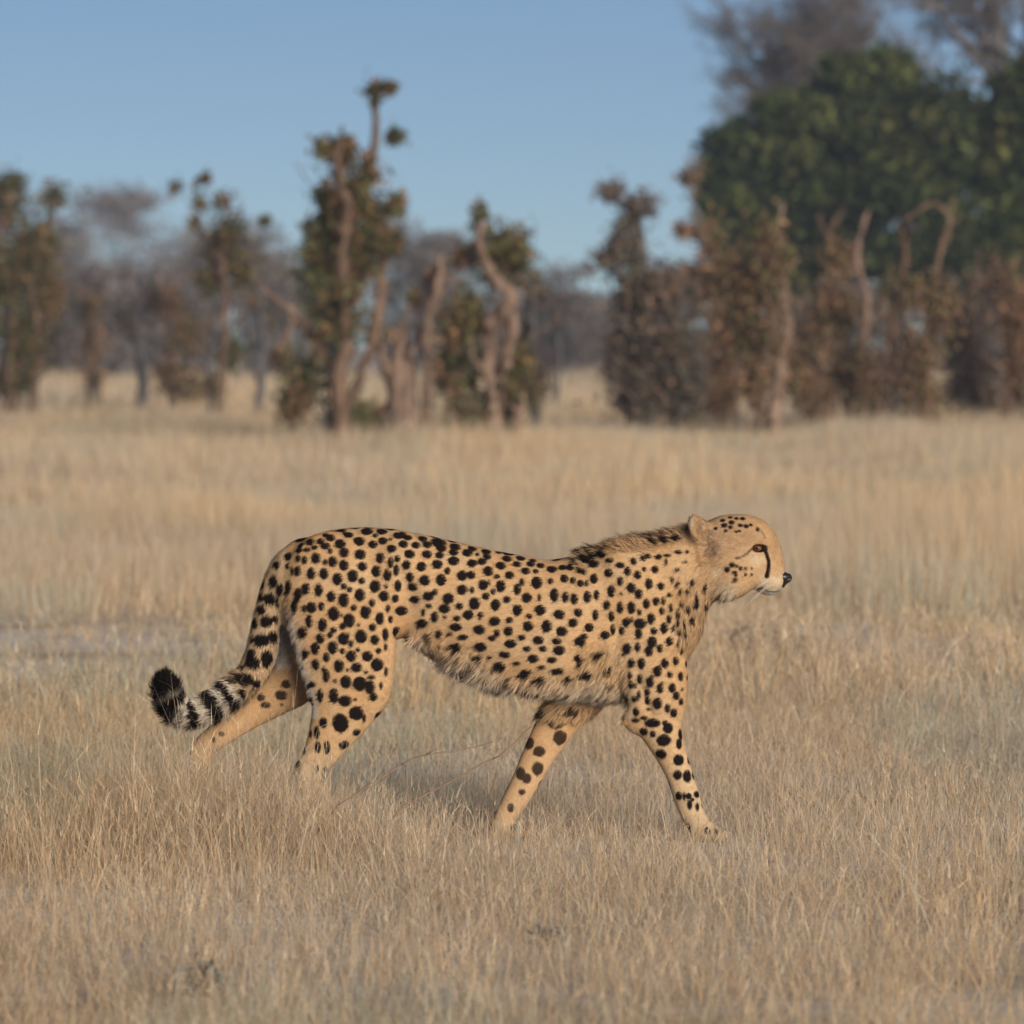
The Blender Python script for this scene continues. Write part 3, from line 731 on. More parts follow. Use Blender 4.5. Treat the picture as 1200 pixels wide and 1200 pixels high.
    HVl = np.stack([b0[i] - side[i] * w[i], b0[i] + side[i] * w[i], m1[i] - side[i] * w[i] * 0.8, m1[i] + side[i] * w[i] * 0.8, t1[i]], 1).reshape(-1, 3)
    i = short
    HVs = np.stack([b0[i] - side[i] * w[i] * 1.2, b0[i] + side[i] * w[i] * 1.2, t1[i]], 1).reshape(-1, 3)
    base = (np.arange(nl) * 5)[:, None]; bs = (nl * 5 + np.arange(ns) * 3)[:, None]
    T = np.concatenate([base + np.array([[0, 1, 3]]), base + np.array([[0, 3, 2]]), base + np.array([[2, 3, 4]]), bs + np.array([[0, 1, 2]])])
    HV = np.concatenate([HVl, HVs])
    g = r.uniform(0.74, 1.2, (cnt, 1)) * (0.86 + 0.28 * key(0.45, 46))[:, None]; hcol = np.clip(hc * g, 0, 1)
    HC = np.concatenate([np.repeat(hcol[~short], 5, axis=0), np.repeat(hcol[short], 3, axis=0)])
    hair = mesh_obj('fur', toW(HV.reshape(-1, 3)), T, M_hair, root, HC)
    hair['kind'] = 'stuff'

    # ---- eyes
    me_ = bpy.data.materials.new('eye'); me_.use_nodes = True
    nt = me_.node_tree; p = nt.nodes['Principled BSDF']; p.inputs['Roughness'].default_value = 0.22; p.inputs['Specular IOR Level'].default_value = 0.35
    at = nt.nodes.new('ShaderNodeAttribute'); at.attribute_name = 'Col'; nt.links.new(at.outputs['Color'], p.inputs['Base Color'])
    for sgn in (-1, 1):
        m = (np.abs(P[:, 0] - 887.5) < 2) & (np.abs(P[:, 2] - R(641.7)) < 2) & (P[:, 1] * sgn > 0)
        ys = np.abs(P[m, 1]).max()
        th, ph = np.meshgrid(np.linspace(0, math.pi, 25), np.linspace(0, 2 * math.pi, 49)[:-1], indexing='ij')
        ax = np.array([-0.05, sgn * 0.99, 0.0]); ax /= np.linalg.norm(ax)
        uu = np.cross((0, 0, 1.0), ax); uu /= np.linalg.norm(uu); ww = np.cross(ax, uu)
        dirs = (np.cos(th)[..., None] * ax + np.sin(th)[..., None] * (np.cos(ph)[..., None] * uu + np.sin(ph)[..., None] * ww)).reshape(-1, 3)
        c0 = np.array([886.6, sgn * (ys - 2.6), R(641.7)])
        EV = c0 + dirs * np.array([6.0, 5.2, 3.9])
        tt = th.ravel()
        ec = np.tile(np.array([0.02, 0.012, 0.01]), (len(tt), 1))
        ec[tt < 0.95] = (0.17, 0.055, 0.020); ec[tt < 0.5] = (0.006, 0.005, 0.005)
        k = np.arange(25 * 48).reshape(25, 48); kk = np.roll(k, -1, 1)
        EQ = np.stack([k[:-1], k[1:], kk[1:], kk[:-1]], -1).reshape(-1, 4)
        mesh_obj('eye', toW(EV), EQ, me_, root, ec)
    # ---- nose
    F = Field((900, -14, R(694)), (936, 14, R(664)), 0.7)
    D = chain(F, [(910, 0, 676, 5.2, 8.5), (917, 0, 676, 6.2, 9.6), (923, 0, 677.2, 5.6, 7.2)])
    D = smin(D, chain(F, [(920, 0, 681, 3.8, 4.4), (918, 0, 687, 1.8, 1.6)]), 3)
    for sgn in (-1, 1):
        D = ssub(D, ell(F, (925, sgn * 5.8, 678), (3.4, 2.2, 1.8)), 1.5)
    NV, NQ = surface_nets(D, F)
    mn = mat_noise('nose_leather', (0.010, 0.009, 0.010), (0.022, 0.020, 0.020), 600, rough=0.38, spec=0.5, bump=0.15)
    mesh_obj('nose', toW(NV), NQ, mn, root)
    # ---- whiskers and brow hairs
    wm = bpy.data.materials.new('whisker'); wm.use_nodes = True
    wm.node_tree.nodes['Principled BSDF'].inputs['Base Color'].default_value = (0.7, 0.66, 0.6, 1)
    for sgn in (-1, 1):
        for k in range(6):
            rw = 676 + k * 2.2 + (k % 2) * 1.5; xx = 904 - (k % 3) * 4
            m = (np.abs(P[:, 0] - xx) < 2) & (np.abs(P[:, 2] - R(rw)) < 2) & (P[:, 1] * sgn > 0)
            if not m.any(): continue
            a = np.array([xx, sgn * np.abs(P[m, 1]).max() - sgn * 0.5, R(rw)])
            t = np.linspace(0, 1, 6)[:, None]
            cv = a + t * np.array([-14 - k, sgn * 22, -4 - 2 * k]) + t * t * np.array([-8, -sgn * 2, -10])
            rad = 0.22 * (1 - 0.8 * t)
            ring_ = np.stack([cv + rad * np.array([0, 0, 1]), cv + rad * np.array([0.87, 0, -0.5]), cv + rad * np.array([-0.87, 0, -0.5])], 1)
            I = np.arange(18).reshape(6, 3); J = np.roll(I, -1, 1)
            mesh_obj('whisker', toW(ring_.reshape(-1, 3)), np.stack([I[:-1], J[:-1], J[1:], I[1:]], -1).reshape(-1, 4), wm, root)
    return root
make_cheetah()

# ------------------------------------------------------------------ grass
STRAW = np.array([(0.61, 0.46, 0.285), (0.67, 0.54, 0.365), (0.57, 0.41, 0.235), (0.55, 0.45, 0.32), (0.47, 0.35, 0.22), (0.40, 0.29, 0.19)])
GREY = np.array([(0.40, 0.39, 0.30), (0.46, 0.44, 0.36), (0.36, 0.37, 0.27)])

def blades(name, X, Yp, h, lean, ang, w, colr, label, seed, curl=0.35, levels=2, zbase=0.0):
    """ribbons rooted at (X, Yp): height h, lean (fraction of h) towards ang, half width w"""
    r = np.random.default_rng(seed)
    n = len(X)
    yaw = r.uniform(-0.9, 0.9, n)
    sd = np.stack([np.cos(yaw), np.sin(yaw), np.zeros(n)], 1)
    ld = np.stack([np.cos(ang), np.sin(ang), np.zeros(n)], 1)
    root = np.stack([X, Yp, np.broadcast_to(zbase, n)], 1)
    up = np.array([0, 0, 1.0])
    ts = np.linspace(0, 1, levels + 2)
    rows = []
    for k, t in enumerate(ts):
        p = root + up * (h * t * (1 - 0.25 * lean * t))[:, None] + ld * (h * lean * ((1 - curl) * t + curl * t ** 2.2))[:, None]
        if k == len(ts) - 1:
            rows.append(p)
        else:
            ww = (w * (1 - 0.75 * t))[:, None]
            rows += [p - sd * ww, p + sd * ww]
    V = np.stack(rows, 1)
    m = V.shape[1]
    base = (np.arange(n) * m)[:, None]
    T = []
    for k in range(levels):
        a = 2 * k
        T += [base + np.array([[a, a + 1, a + 3]]), base + np.array([[a, a + 3, a + 2]])]
    a = 2 * levels
    T.append(base + np.array([[a, a + 1, a + 2]]))
    o = mesh_obj(name, V.reshape(-1, 3), np.concatenate(T), M_grass, None, np.repeat(colr, m, axis=0))
    tag(o, label, 'grass', kind='stuff')
    return o

def half_w(Y): return 0.0915 * Y * 1.28 + 0.9

def scatter(r, y0, y1, dens):
    """uniform points over the stretch of plain between two distances, as wide as the view and more"""
    wmax = half_w(y1)
    n = int((y1 - y0) * 2 * wmax * dens)
    Y = r.uniform(y0, y1, n); X = r.uniform(-wmax, wmax, n)
    k = np.abs(X) < half_w(Y)
    return X[k], Y[k]

BARE = [(-2.05, 28, 1.0, 4.0), (-0.95, 27.5, 0.4, 2.5), (-0.2, 24.5, 0.4, 2.2), (1.75, 25.5, 0.4, 2.2), (3.0, 29, 0.6, 3.0)]
def bare(X, Y):
    b = np.zeros_like(X)
    for cx, cy, rx, ry in BARE:
        q = ((X - cx) / rx) ** 2 + ((Y - cy) / ry) ** 2
        b = np.maximum(b, 1 - smooth01(0.35, 1.2, q + (vnoise(X, Y, 1.7, 21) - 0.5) * 0.8))
    return b

def grass_colour(r, X, Y, lo=0.62, hi=1.28, grey=1.0):
    n = len(X)
    c = STRAW[r.integers(0, len(STRAW), n)]
    g = GREY[r.integers(0, len(GREY), n)]
    wn_ = smooth01(0.52, 0.75, vnoise(X, Y * 0.35, 0.9, 12)) * 0.5 * grey + 0.08 * grey
    c = np.where((r.random(n) < wn_)[:, None], g, c)
    warm = (vnoise(X, Y * 0.4, 0.6, 13) - 0.5)[:, None]
    c = c * (1 + warm * np.array([0.22, 0.12, -0.10]))
    return np.clip(c * r.uniform(lo, hi, (n, 1)) * 1.08, 0.02, 0.9)

def tussocks(r, y0, y1, dens, per, rad):
    cx, cy = scatter(r, y0, y1, dens)
    keep = r.random(len(cx)) > bare(cx, cy) * 0.75
    keep &= r.random(len(cx)) < 0.45 + 0.9 * vnoise(cx, cy, 0.8, 14)
    cx, cy = cx[keep], cy[keep]
    k = r.poisson(per * (0.5 + vnoise(cx, cy, 1.3, 15)))
    i = np.repeat(np.arange(len(cx)), k)
    a = r.uniform(0, 2 * math.pi, len(i)); d = rad * np.sqrt(r.random(len(i)))
    hs = (0.65 + 0.7 * vnoise(cx, cy, 0.7, 16)) * r.uniform(0.75, 1.25, len(cx))
    tone = r.uniform(0.82, 1.15, (len(cx), 1)); 
    return cx[i] + d * np.cos(a), cy[i] + d * np.sin(a), a, d / rad, hs[i], tone[i]

def make_grass():
    r = np.random.default_rng(21)
    # 1: tussocks of upright stems around the animal and in front of it, with broken leaves hanging on the stems
    for name, y0, y1, dens, per, w, seed, hh, lab in (
            ('standing_grass', 9.0, 15.0, 38, 15, 0.0008, 1, 0.17, 'pale dry grass standing in front of the cheetah'),
            ('standing_grass', 15.0, 20.5, 44, 16, 0.0007, 2, 0.18, 'pale dry grass standing around the feet of the cheetah'),
            ('standing_grass', 20.5, 30.0, 22, 14, 0.0016, 3, 0.23, 'pale dry grass standing just behind the cheetah')):
        X, Y, a, e, hs, tone = tussocks(r, y0, y1, dens, per, 0.10)
        if seed == 2:                       # the thicker stand that hides the hind feet
            m = 6500
            xe = r.normal(-0.80, 0.26, m); ye = r.uniform(15.0, 15.8, m)
            X = np.concatenate([X, xe]); Y = np.concatenate([Y, ye]); a = np.concatenate([a, r.uniform(0, 6.28, m)]); e = np.concatenate([e, r.random(m)])
            hs = np.concatenate([hs, np.ones(m)]); tone = np.concatenate([tone, np.ones((m, 1))])
        n = len(X)
        lean = np.abs(r.normal(0.10, 0.35, n)) + 0.22 * e
        h = hh * hs * r.uniform(0.3, 1.25, n)
        h = np.where(r.random(n) < 0.05, h * 1.5, h)
        h *= 1 + 0.75 * np.exp(-((X + 0.85) / 0.40) ** 2 - ((Y - 15.5) / 0.7) ** 2)
        h *= 1 - 0.45 * smooth01(0.55, 0.8, vnoise(X, Y * 0.7, 1.5, 51)) * (np.abs(Y - 15.4) > 1.2)
        h *= 1 - 0.38 * np.exp(-((X - 0.42) / 0.55) ** 4 - ((Y - 15.3) / 1.0) ** 4)
        b = bare(X, Y); h = h * (1 - 0.6 * b)
        ang = a + r.normal(0, 0.9, n)
        ww = w * r.uniform(0.55, 1.6, n)
        c = np.clip(grass_colour(r, X, Y) * tone, 0, 0.95)
        # leaves and awns that leave the stems at all heights
        k = np.repeat(np.arange(n), r.integers(1, 4, n)); t = r.uniform(0.15, 0.95, len(k))
        lx = X[k] + np.cos(ang[k]) * h[k] * lean[k] * (0.45 * t + 0.55 * t ** 2.2); ly = Y[k] + np.sin(ang[k]) * h[k] * lean[k] * (0.45 * t + 0.55 * t ** 2.2)
        lz = h[k] * t * (1 - 0.25 * lean[k] * t)
        lh = r.uniform(0.012, 0.055, len(k)) * (0.6 + 2 * h[k]); ll = np.abs(r.normal(0.7, 0.8, len(k)))
        XX = np.concatenate([X, lx]); YY = np.concatenate([Y, ly])
        cc = np.concatenate([c, np.clip(c[k] * r.uniform(0.75, 1.2, (len(k), 1)), 0, 0.95)])
        blades(name, XX, YY, np.concatenate([h, lh]), np.concatenate([lean, ll]), np.concatenate([ang, r.uniform(0, 6.28, len(k))]),
               np.concatenate([ww, w * r.uniform(0.7, 1.7, len(k))]), cc, lab, seed, curl=0.55, levels=1, zbase=np.concatenate([np.zeros(n), lz]))
    # 2: low litter of broken and bent leaves
    for name, y0, y1, dens, w, seed, lab in (
            ('grass_litter', 9.0, 15.4, 1900, 0.0010, 4, 'short bent dead grass on the ground in front of the cheetah'),
            ('grass_litter', 15.4, 22.0, 1900, 0.0009, 5, 'short bent dead grass on the ground below the cheetah'),
            ('grass_litter', 22.0, 32.0, 600, 0.0018, 6, 'short bent dead grass on the ground behind the cheetah')):
        X, Y = scatter(r, y0, y1, dens)
        k = r.random(len(X)) > bare(X, Y) * 0.6
        k &= r.random(len(X)) < 0.35 + vnoise(X, Y, 1.6, 17)
        X, Y = X[k], Y[k]; n = len(X)
        h = 0.085 * r.uniform(0.35, 1.7, n) * (0.6 + 0.8 * vnoise(X, Y, 1.1, 18))
        lean = np.abs(r.normal(0.7, 0.9, n))
        blades(name, X, Y, h, lean, r.uniform(0, 6.28, n), w * r.uniform(0.6, 1.4, n), grass_colour(r, X, Y), lab, seed, curl=0.6, levels=1 if seed == 5 else 0)
    # 3: the plain beyond
    for y0, y1, dens, w, hh, seed, lab in ((29, 46, 600, 0.0026, 0.27, 7, 'blurred straw grass on the plain behind the cheetah'),
                                          (46, 100, 190, 0.0058, 0.32, 8, 'blurred straw grass at the foot of the shrubs'),
                                          (100, 240, 20, 0.026, 0.42, 9, 'far straw grass beyond the shrub line')):
        X, Y = scatter(r, y0, y1, dens)
        k = r.random(len(X)) > bare(X, Y) * 0.6
        X, Y = X[k], Y[k]; n = len(X)
        h = hh * r.uniform(0.45, 1.25, n) * (0.35 + 1.3 * vnoise(X, Y * 0.5, 0.55, 19))
        h = np.where(r.random(n) < 0.04, h * 1.5, h)
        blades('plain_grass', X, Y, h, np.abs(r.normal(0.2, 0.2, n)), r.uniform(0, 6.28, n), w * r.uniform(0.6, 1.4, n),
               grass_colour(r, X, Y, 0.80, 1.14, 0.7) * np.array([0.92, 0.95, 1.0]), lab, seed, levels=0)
make_grass()

# two fallen dry twigs lying over the grass
def tube(pts, rad, sides=6, rough=0.0, r=None):
    pts = np.asarray(pts, float); rad = np.asarray(rad, float)
    n = len(pts)
    t = np.gradient(pts, axis=0); t /= np.linalg.norm(t, axis=1, keepdims=True) + 1e-9
    ref = np.where(np.abs(t[:, 1:2]) > 0.9, np.array([[1.0, 0, 0]]), np.array([[0, 1.0, 0]]))
    u = np.cross(t, ref); u /= np.linalg.norm(u, axis=1, keepdims=True) + 1e-9
    v = np.cross(t, u)
    a = np.linspace(0, 2 * math.pi, sides, endpoint=False)
    rr = rad[:, None] * (1 + (rough * r.normal(0, 1, (n, sides)) if rough else 0))
    V = pts[:, None, :] + rr[..., None] * (np.cos(a)[None, :, None] * u[:, None] + np.sin(a)[None, :, None] * v[:, None])
    I = np.arange(n * sides).reshape(n, sides); J = np.roll(I, -1, 1)
    F = np.stack([I[:-1], J[:-1], J[1:], I[1:]], -1).reshape(-1, 4)
    V = np.concatenate([V.reshape(-1, 3), pts[:1], pts[-1:]])
    c0 = np.full(sides, n * sides); c1 = np.full(sides, n * sides + 1)
    caps = np.concatenate([np.stack([J[0], I[0], c0], 1), np.stack([I[-1], J[-1], c1], 1)])
    return V, F, caps

class Bag:
    """collects tubes into one mesh"""
    def __init__(self): self.V = []; self.F = []; self.C = []; self.n = 0
    def add(self, V, F, caps):
        self.V.append(V); self.F.append(F + self.n); self.C.append(caps + self.n); self.n += len(V)
    def build(self, name, mat, parent, origin=(0, 0, 0)):
        return mesh_obj(name, np.concatenate(self.V) - np.array(origin), [np.concatenate(self.F), np.concatenate(self.C)], mat, parent)

def make_twigs():
    for pts, rad, lab in (
            ([(545, 908, 15.45), (562, 897, 15.5), (582, 888, 15.55), (600, 874, 15.6), (612, 862, 15.65), (622, 852, 15.7)], 0.0026, 'thin dark dry twig slanting up beside the far foreleg of the cheetah'),
            ([(470, 897, 15.2), (485, 889, 15.2), (505, 884, 15.2), (530, 881, 15.25), (560, 875, 15.3), (578, 870, 15.3)], 0.0028, 'thin reddish dry twig lying flat across the grass under the belly')):
        P = np.array([WP(*p) for p in pts]); P = catmull(P, 4)
        b = Bag(); b.add(*tube(P, np.linspace(rad, rad * 0.5, len(P)), 5))
        k = len(P) // 3
        b.add(*tube([P[k], P[k] + np.array([0.02, 0, 0.012]), P[k] + np.array([0.045, 0, 0.016])], [rad * 0.8, rad * 0.6, rad * 0.3], 5))
        # its lower end reaches the ground among the stems
        g = P[0] + np.array([-0.30, -0.05, 0]); g[2] = 0.0
        b.add(*tube([g, (g + P[0]) / 2 + np.array([-0.02, 0, 0.03]), P[0]], [rad, rad, rad], 5))
        o = b.build('dry_twig', M_twig, None)
        tag(o, lab, 'twig')
make_twigs()

# ------------------------------------------------------------------ trees
PAL = {
 'olive': [(0.075, 0.085, 0.035), (0.10, 0.105, 0.04), (0.13, 0.115, 0.045), (0.19, 0.115, 0.055), (0.055, 0.065, 0.03), (0.16, 0.09, 0.05)],
 'rust': [(0.25, 0.14, 0.08), (0.19, 0.12, 0.075), (0.12, 0.10, 0.05), (0.27, 0.17, 0.09), (0.11, 0.11, 0.045), (0.16, 0.105, 0.08)],
 'dull': [(0.14, 0.105, 0.085), (0.10, 0.09, 0.075), (0.19, 0.12, 0.08), (0.09, 0.095, 0.06), (0.15, 0.12, 0.10)],
 'green': [(0.036, 0.055, 0.018), (0.048, 0.07, 0.022), (0.075, 0.095, 0.026), (0.026, 0.04, 0.015), (0.10, 0.10, 0.03)],
 'grey': [(0.19, 0.165, 0.155), (0.16, 0.14, 0.13), (0.22, 0.185, 0.165), (0.14, 0.135, 0.125)],
}

def leaf_mesh(r, C, size, pal, elong=1.7, ids=None):
    """bent little leaves (two triangles each pair) at the points C"""
    n = len(C)
    d = r.normal(0, 1, (n, 3)); d /= np.linalg.norm(d, axis=1, keepdims=True)
    e = r.normal(0, 1, (n, 3)); e -= d * (d * e).sum(1, keepdims=True); e /= np.linalg.norm(e, axis=1, keepdims=True)
    f = np.cross(d, e)
    s = (size * r.uniform(0.6, 1.4, n))[:, None]
    a = C - d * s * elong * 0.5; b = C + d * s * elong * 0.5
    l = C + e * s * 0.5 + f * s * 0.18; q = C - e * s * 0.5 + f * s * 0.18
    V = np.stack([a, l, b, q], 1).reshape(-1, 3)
    base = (np.arange(n) * 4)[:, None]
    T = np.concatenate([base + np.array([[0, 1, 2]]), base + np.array([[0, 2, 3]])])
    pal = np.array(PAL[pal]); pick = r.integers(0, len(pal), n)
    if ids is not None:                     # most leaves of a spray share its tone
        tone = r.integers(0, len(pal), ids.max() + 1)[ids]; pick = np.where(r.random(n) < 0.65, tone, pick)
    c = pal[pick] * r.uniform(0.6, 1.7, (n, 1))
    return V, T, np.repeat(c, 4, axis=0)

def clump_points(r, c, rad, n):
    p = r.normal(0, 1, (n, 3)); p /= np.linalg.norm(p, axis=1, keepdims=True)
    return np.array(c) + p * (r.random((n, 1)) ** 0.45) * np.array(rad)

def stem_tree(name, label, cat, base, stems, clumps, pal='rust', bark=None, seed=0, leaf=0.055, group=None, Y=None, dens=1.0, extra=0):
    """stems: lists of (px, row, radius m) at the tree's own distance; clumps: (px, row, half width px, half height px)"""
    r = np.random.default_rng(1000 + seed)
    Y = Y or ground_Y(base[1] + 15); k = Y / FPX
    org = WP(base[0], base[1], Y); org[2] = 0
    root = empty(name, org); tag(root, label, cat, group)
    paths = []
    stems = list(stems)
    for _ in range(extra):                  # thin shoots from the same root stock
        x0 = base[0] + r.normal(0, 16); hh = r.uniform(70, 220); rr = r.uniform(.025, .06)
        stems.append([(x0, base[1], rr), (x0 + r.normal(0, 9), base[1] - hh * .4, rr * .85), (x0 + r.normal(0, 14), base[1] - hh * .75, rr * .6), (x0 + r.normal(0, 18), base[1] - hh, rr * .25)])
    for j, st in enumerate(stems):
        P = np.array([WP(p[0], p[1], Y) for p in st]); rad = np.array([p[2] for p in st])
        wander = np.cumsum(r.normal(0, 0.12, len(P))); wander -= wander[0]
        P[:, 1] += wander
        if st[0][1] >= base[1] - 12: P[0, 2] = -0.05
        Q = catmull(np.hstack([P, rad[:, None]]), 5)
        Q[:, :3] += r.normal(0, 0.012, (len(Q), 3)) * (np.arange(len(Q)) > 0)[:, None]
        paths.append(Q)
        b = Bag(); b.add(*tube(Q[:, :3], np.maximum(Q[:, 3] * 0.62 * (1 + 0.16 * r.normal(0, 1, len(Q))), 0.008), 8, 0.12, r))
        ground = st[0][1] >= base[1] - 12
        # broken stubs on the limb
        for _ in range(3 if ground else 1):
            i = r.integers(2, len(Q) - 1); dv = r.normal(0, 1, 3); dv[2] = abs(dv[2]) + 0.4; dv /= np.linalg.norm(dv)
            L = r.uniform(0.12, 0.4); p0 = Q[i, :3]; rr = max(Q[i, 3] * 0.4, 0.012)
            b.add(*tube([p0, p0 + dv * L * 0.5, p0 + dv * L + np.array([0, 0, 0.05])], [rr, rr * 0.8, rr * 0.35], 5))
        b.build('trunk' if ground and j == 0 else 'branch', (bark or M_bark) if j < len(stems) - extra else [M_bark, M_bark_pale, M_bark_dark][r.integers(0, 3)], root, org)
    # twigs that carry the leaf clumps, and the leaves
    tw = Bag(); L = []
    allp = np.concatenate([q[:, :3] for q in paths]) if paths else np.array([org])
    for (cx, cy, rx, ry) in clumps:
        c = WP(cx, cy, Y); c[1] += r.normal(0, rx * k * 0.5)
        sub = max(3, int(rx * ry / 55))
        for _ in range(sub):
            cc = clump_points(r, c, (rx * k * 0.85, rx * k * 0.85, ry * k * 0.85), 1)[0]
            dd = np.linalg.norm(allp - cc, axis=1); p0 = allp[np.argmin(dd)]
            mid = (p0 + cc) / 2 + r.normal(0, 0.05, 3)
            tw.add(*tube(np.array([p0, mid, cc]), [0.022, 0.016, 0.008], 4))
            nl = int(dens * r.integers(15, 70))
            sp = min(r.uniform(0.12, 0.34), 0.9 * max(rx, ry) * k) * r.uniform(0.35, 0.8, 3); L.append(cc + r.normal(0, 1, (nl, 3)) * sp)
        nl = int(dens * rx * ry * 0.5)
        if nl: L.append(c + r.normal(0, 0.55, (nl, 3)) * np.array((rx * k, rx * k, ry * k)))
    if tw.n: tag(tw.build('twig_cluster', M_twig, root, org), kind='stuff')
    if L:
        C = np.concatenate(L); V, T, cc = leaf_mesh(r, C, leaf, pal, ids=np.repeat(np.arange(len(L)), [len(q) for q in L]))
        tag(mesh_obj('crown', V - org, T, M_leaf, root, cc), kind='stuff')
    return root

G = 'stunted browsed trees at the edge of the plain'
stem_tree('stunted_tree', 'leafy olive and brown stunted tree with two twisted orange stems, leftmost of the shrub line', 'tree', (18, 486),
    [[(15, 486, .15), (12, 420, .12), (15, 350, .11), (4, 290, .07), (15, 235, .03)], [(34, 486, .11), (45, 400, .09), (38, 330, .07), (60, 260, .03), (66, 225, .015)]],
    [(8, 240, 26, 34), (38, 290, 38, 40), (0, 340, 38, 45), (64, 235, 16, 18), (30, 400, 26, 40), (55, 345, 20, 35), (15, 210, 12, 10), (-30, 290, 30, 50), (10, 450, 26, 22)], 'olive', seed=1, dens=1.1, extra=3)
stem_tree('stunted_tree', 'slender rust brown sapling standing between the leafy left tree and a grey trunk', 'tree', (106, 476),
    [[(108, 476, .09), (104, 430, .07), (110, 380, .05), (107, 342, .02)]], [(108, 362, 13, 22), (104, 404, 15, 24), (110, 446, 15, 20)], 'rust', seed=2, extra=2)
stem_tree('stunted_tree', 'straight dark grey bare trunk with a few brown leaves', 'tree', (166, 482),
    [[(166, 482, .20), (167, 420, .18), (162, 370, .13), (169, 308, .04)], [(163, 380, .08), (178, 345, .05), (175, 318, .02)]], [(158, 372, 16, 20), (180, 352, 10, 16)], 'dull', M_bark_dark, 3)
stem_tree('stunted_tree', 'low brown leafy stump beside the straight grey trunk', 'tree', (206, 480),
    [[(205, 480, .12), (200, 425, .10), (212, 370, .07), (208, 328, .02)]], [(216, 398, 22, 26), (198, 440, 20, 22), (195, 352, 14, 20), (225, 450, 15, 20)], 'rust', seed=4, extra=2)
stem_tree('stunted_tree', 'leafy stunted tree with a rust trunk and thin shoots rising above its crown', 'tree', (258, 484),
    [[(256, 484, .13), (262, 420, .11), (266, 350, .10), (262, 290, .06), (268, 238, .02)], [(252, 330, .03), (238, 270, .02), (227, 222, .012)], [(240, 275, .015), (222, 240, .01), (204, 218, .008)], [(262, 400, .05), (288, 360, .04), (300, 300, .02), (312, 258, .01)]],
    [(264, 292, 22, 42), (262, 238, 11, 14), (246, 332, 14, 18), (284, 318, 18, 24), (270, 420, 12, 30), (240, 212, 6, 7), (205, 221, 9, 5), (234, 238, 8, 9), (228, 262, 8, 6), (310, 258, 7, 6), (250, 455, 14, 18), (270, 270, 20, 20)], 'olive', seed=5, extra=2)
stem_tree('stunted_tree', 'bare bent trunk whose pale limb leans far to the left', 'tree', (342, 502),
    [[(342, 502, .09), (346, 445, .09), (338, 392, .09), (346, 368, .08), (314, 345, .06), (291, 307, .035)], [(346, 368, .05), (360, 390, .04), (368, 420, .03)]], [(330, 420, 10, 14), (348, 480, 14, 16)], 'rust', M_bark_pale, 6)
stem_tree('stunted_tree', 'thin dark grey trunk in the gap left of the bent bare trunk', 'tree', (304, 480),
    [[(303, 480, .13), (307, 430, .12), (310, 390, .08), (300, 348, .03)]], [(312, 380, 12, 14), (298, 352, 10, 12)], 'dull', M_bark_dark, 7)
stem_tree('stunted_tree', 'tallest twin stemmed stunted tree with a bare pole ending in a leaf tuft', 'tree', (398, 516),
    [[(398, 516, .27), (400, 475, .24), (396, 437, .20), (407, 400, .15), (400, 350, .13), (403, 300, .12), (409, 250, .10), (398, 205, .09), (400, 162, .05)],
     [(401, 480, .13), (425, 432, .11), (442, 370, .11), (448, 310, .10), (442, 260, .10), (430, 225, .10), (437, 180, .08), (440, 140, .075), (437, 106, .09)],
     [(396, 440, .12), (376, 405, .10), (383, 350, .08), (377, 322, .03)], [(378, 410, .08), (360, 388, .06), (345, 372, .04)],
     [(400, 190, .03), (385, 172, .02), (374, 172, .012)], [(438, 118, .02), (450, 104, .015), (462, 102, .01)], [(433, 190, .02), (450, 168, .012), (466, 158, .008)], [(403, 300, .02), (372, 230, .01), (345, 190, .006)]],
    [(400, 178, 17, 16), (383, 174, 10, 7), (406, 228, 20, 28), (394, 280, 20, 34), (430, 262, 14, 34), (374, 268, 18, 11), (372, 308, 20, 20), (400, 338, 20, 30), (394, 384, 22, 34), (438, 107, 11, 5), (454, 103, 7, 4), (462, 160, 8, 5), (430, 206, 9, 24), (465, 242, 8, 12), (456, 290, 12, 15),
     (358, 440, 16, 28), (346, 472, 15, 22), (410, 492, 24, 14), (382, 232, 10, 10), (412, 300, 16, 30), (380, 350, 16, 20)], 'olive', M_bark, 8, dens=1.15, leaf=0.06, extra=3)
stem_tree('stunted_tree', 'thick pale split stump with a broken top and a side stem', 'tree', (476, 508),
    [[(474, 508, .33), (470, 462, .33), (468, 412, .24), (473, 384, .14), (474, 362, .03)], [(498, 506, .14), (503, 432, .14), (500, 385, .12), (513, 336, .10), (518, 296, .03)], [(452, 440, .10), (447, 405, .08), (440, 372, .05)], [(480, 420, .08), (492, 392, .06), (488, 372, .03)], [(503, 400, .05), (525, 372, .04), (540, 330, .015)]],
    [(508, 330, 11, 20), (438, 495, 22, 14), (520, 430, 10, 24), (440, 400, 10, 12), (486, 350, 8, 8)], 'rust', M_bark_pale, 9)
stem_tree('stunted_tree', 'stunted tree with a pale trunk twisted like an S below a leafy crown', 'tree', (574, 516),
    [[(576, 516, .16), (578, 465, .16), (573, 420, .17), (577, 378, .17), (600, 350, .17), (580, 326, .14), (566, 302, .12), (563, 266, .05)], [(601, 352, .12), (600, 400, .10), (594, 432, .05)], [(604, 348, .07), (610, 310, .05), (613, 280, .03)], [(606, 512, .10), (610, 460, .08), (604, 425, .03)]],
    [(590, 288, 24, 24), (560, 254, 8, 13), (545, 300, 12, 14), (611, 298, 12, 24), (538, 432, 22, 38), (592, 476, 26, 30), (540, 488, 24, 20), (606, 436, 16, 28), (548, 372, 18, 30), (585, 315, 20, 14), (530, 385, 12, 20)], 'olive', M_bark_pale, 10, extra=4)
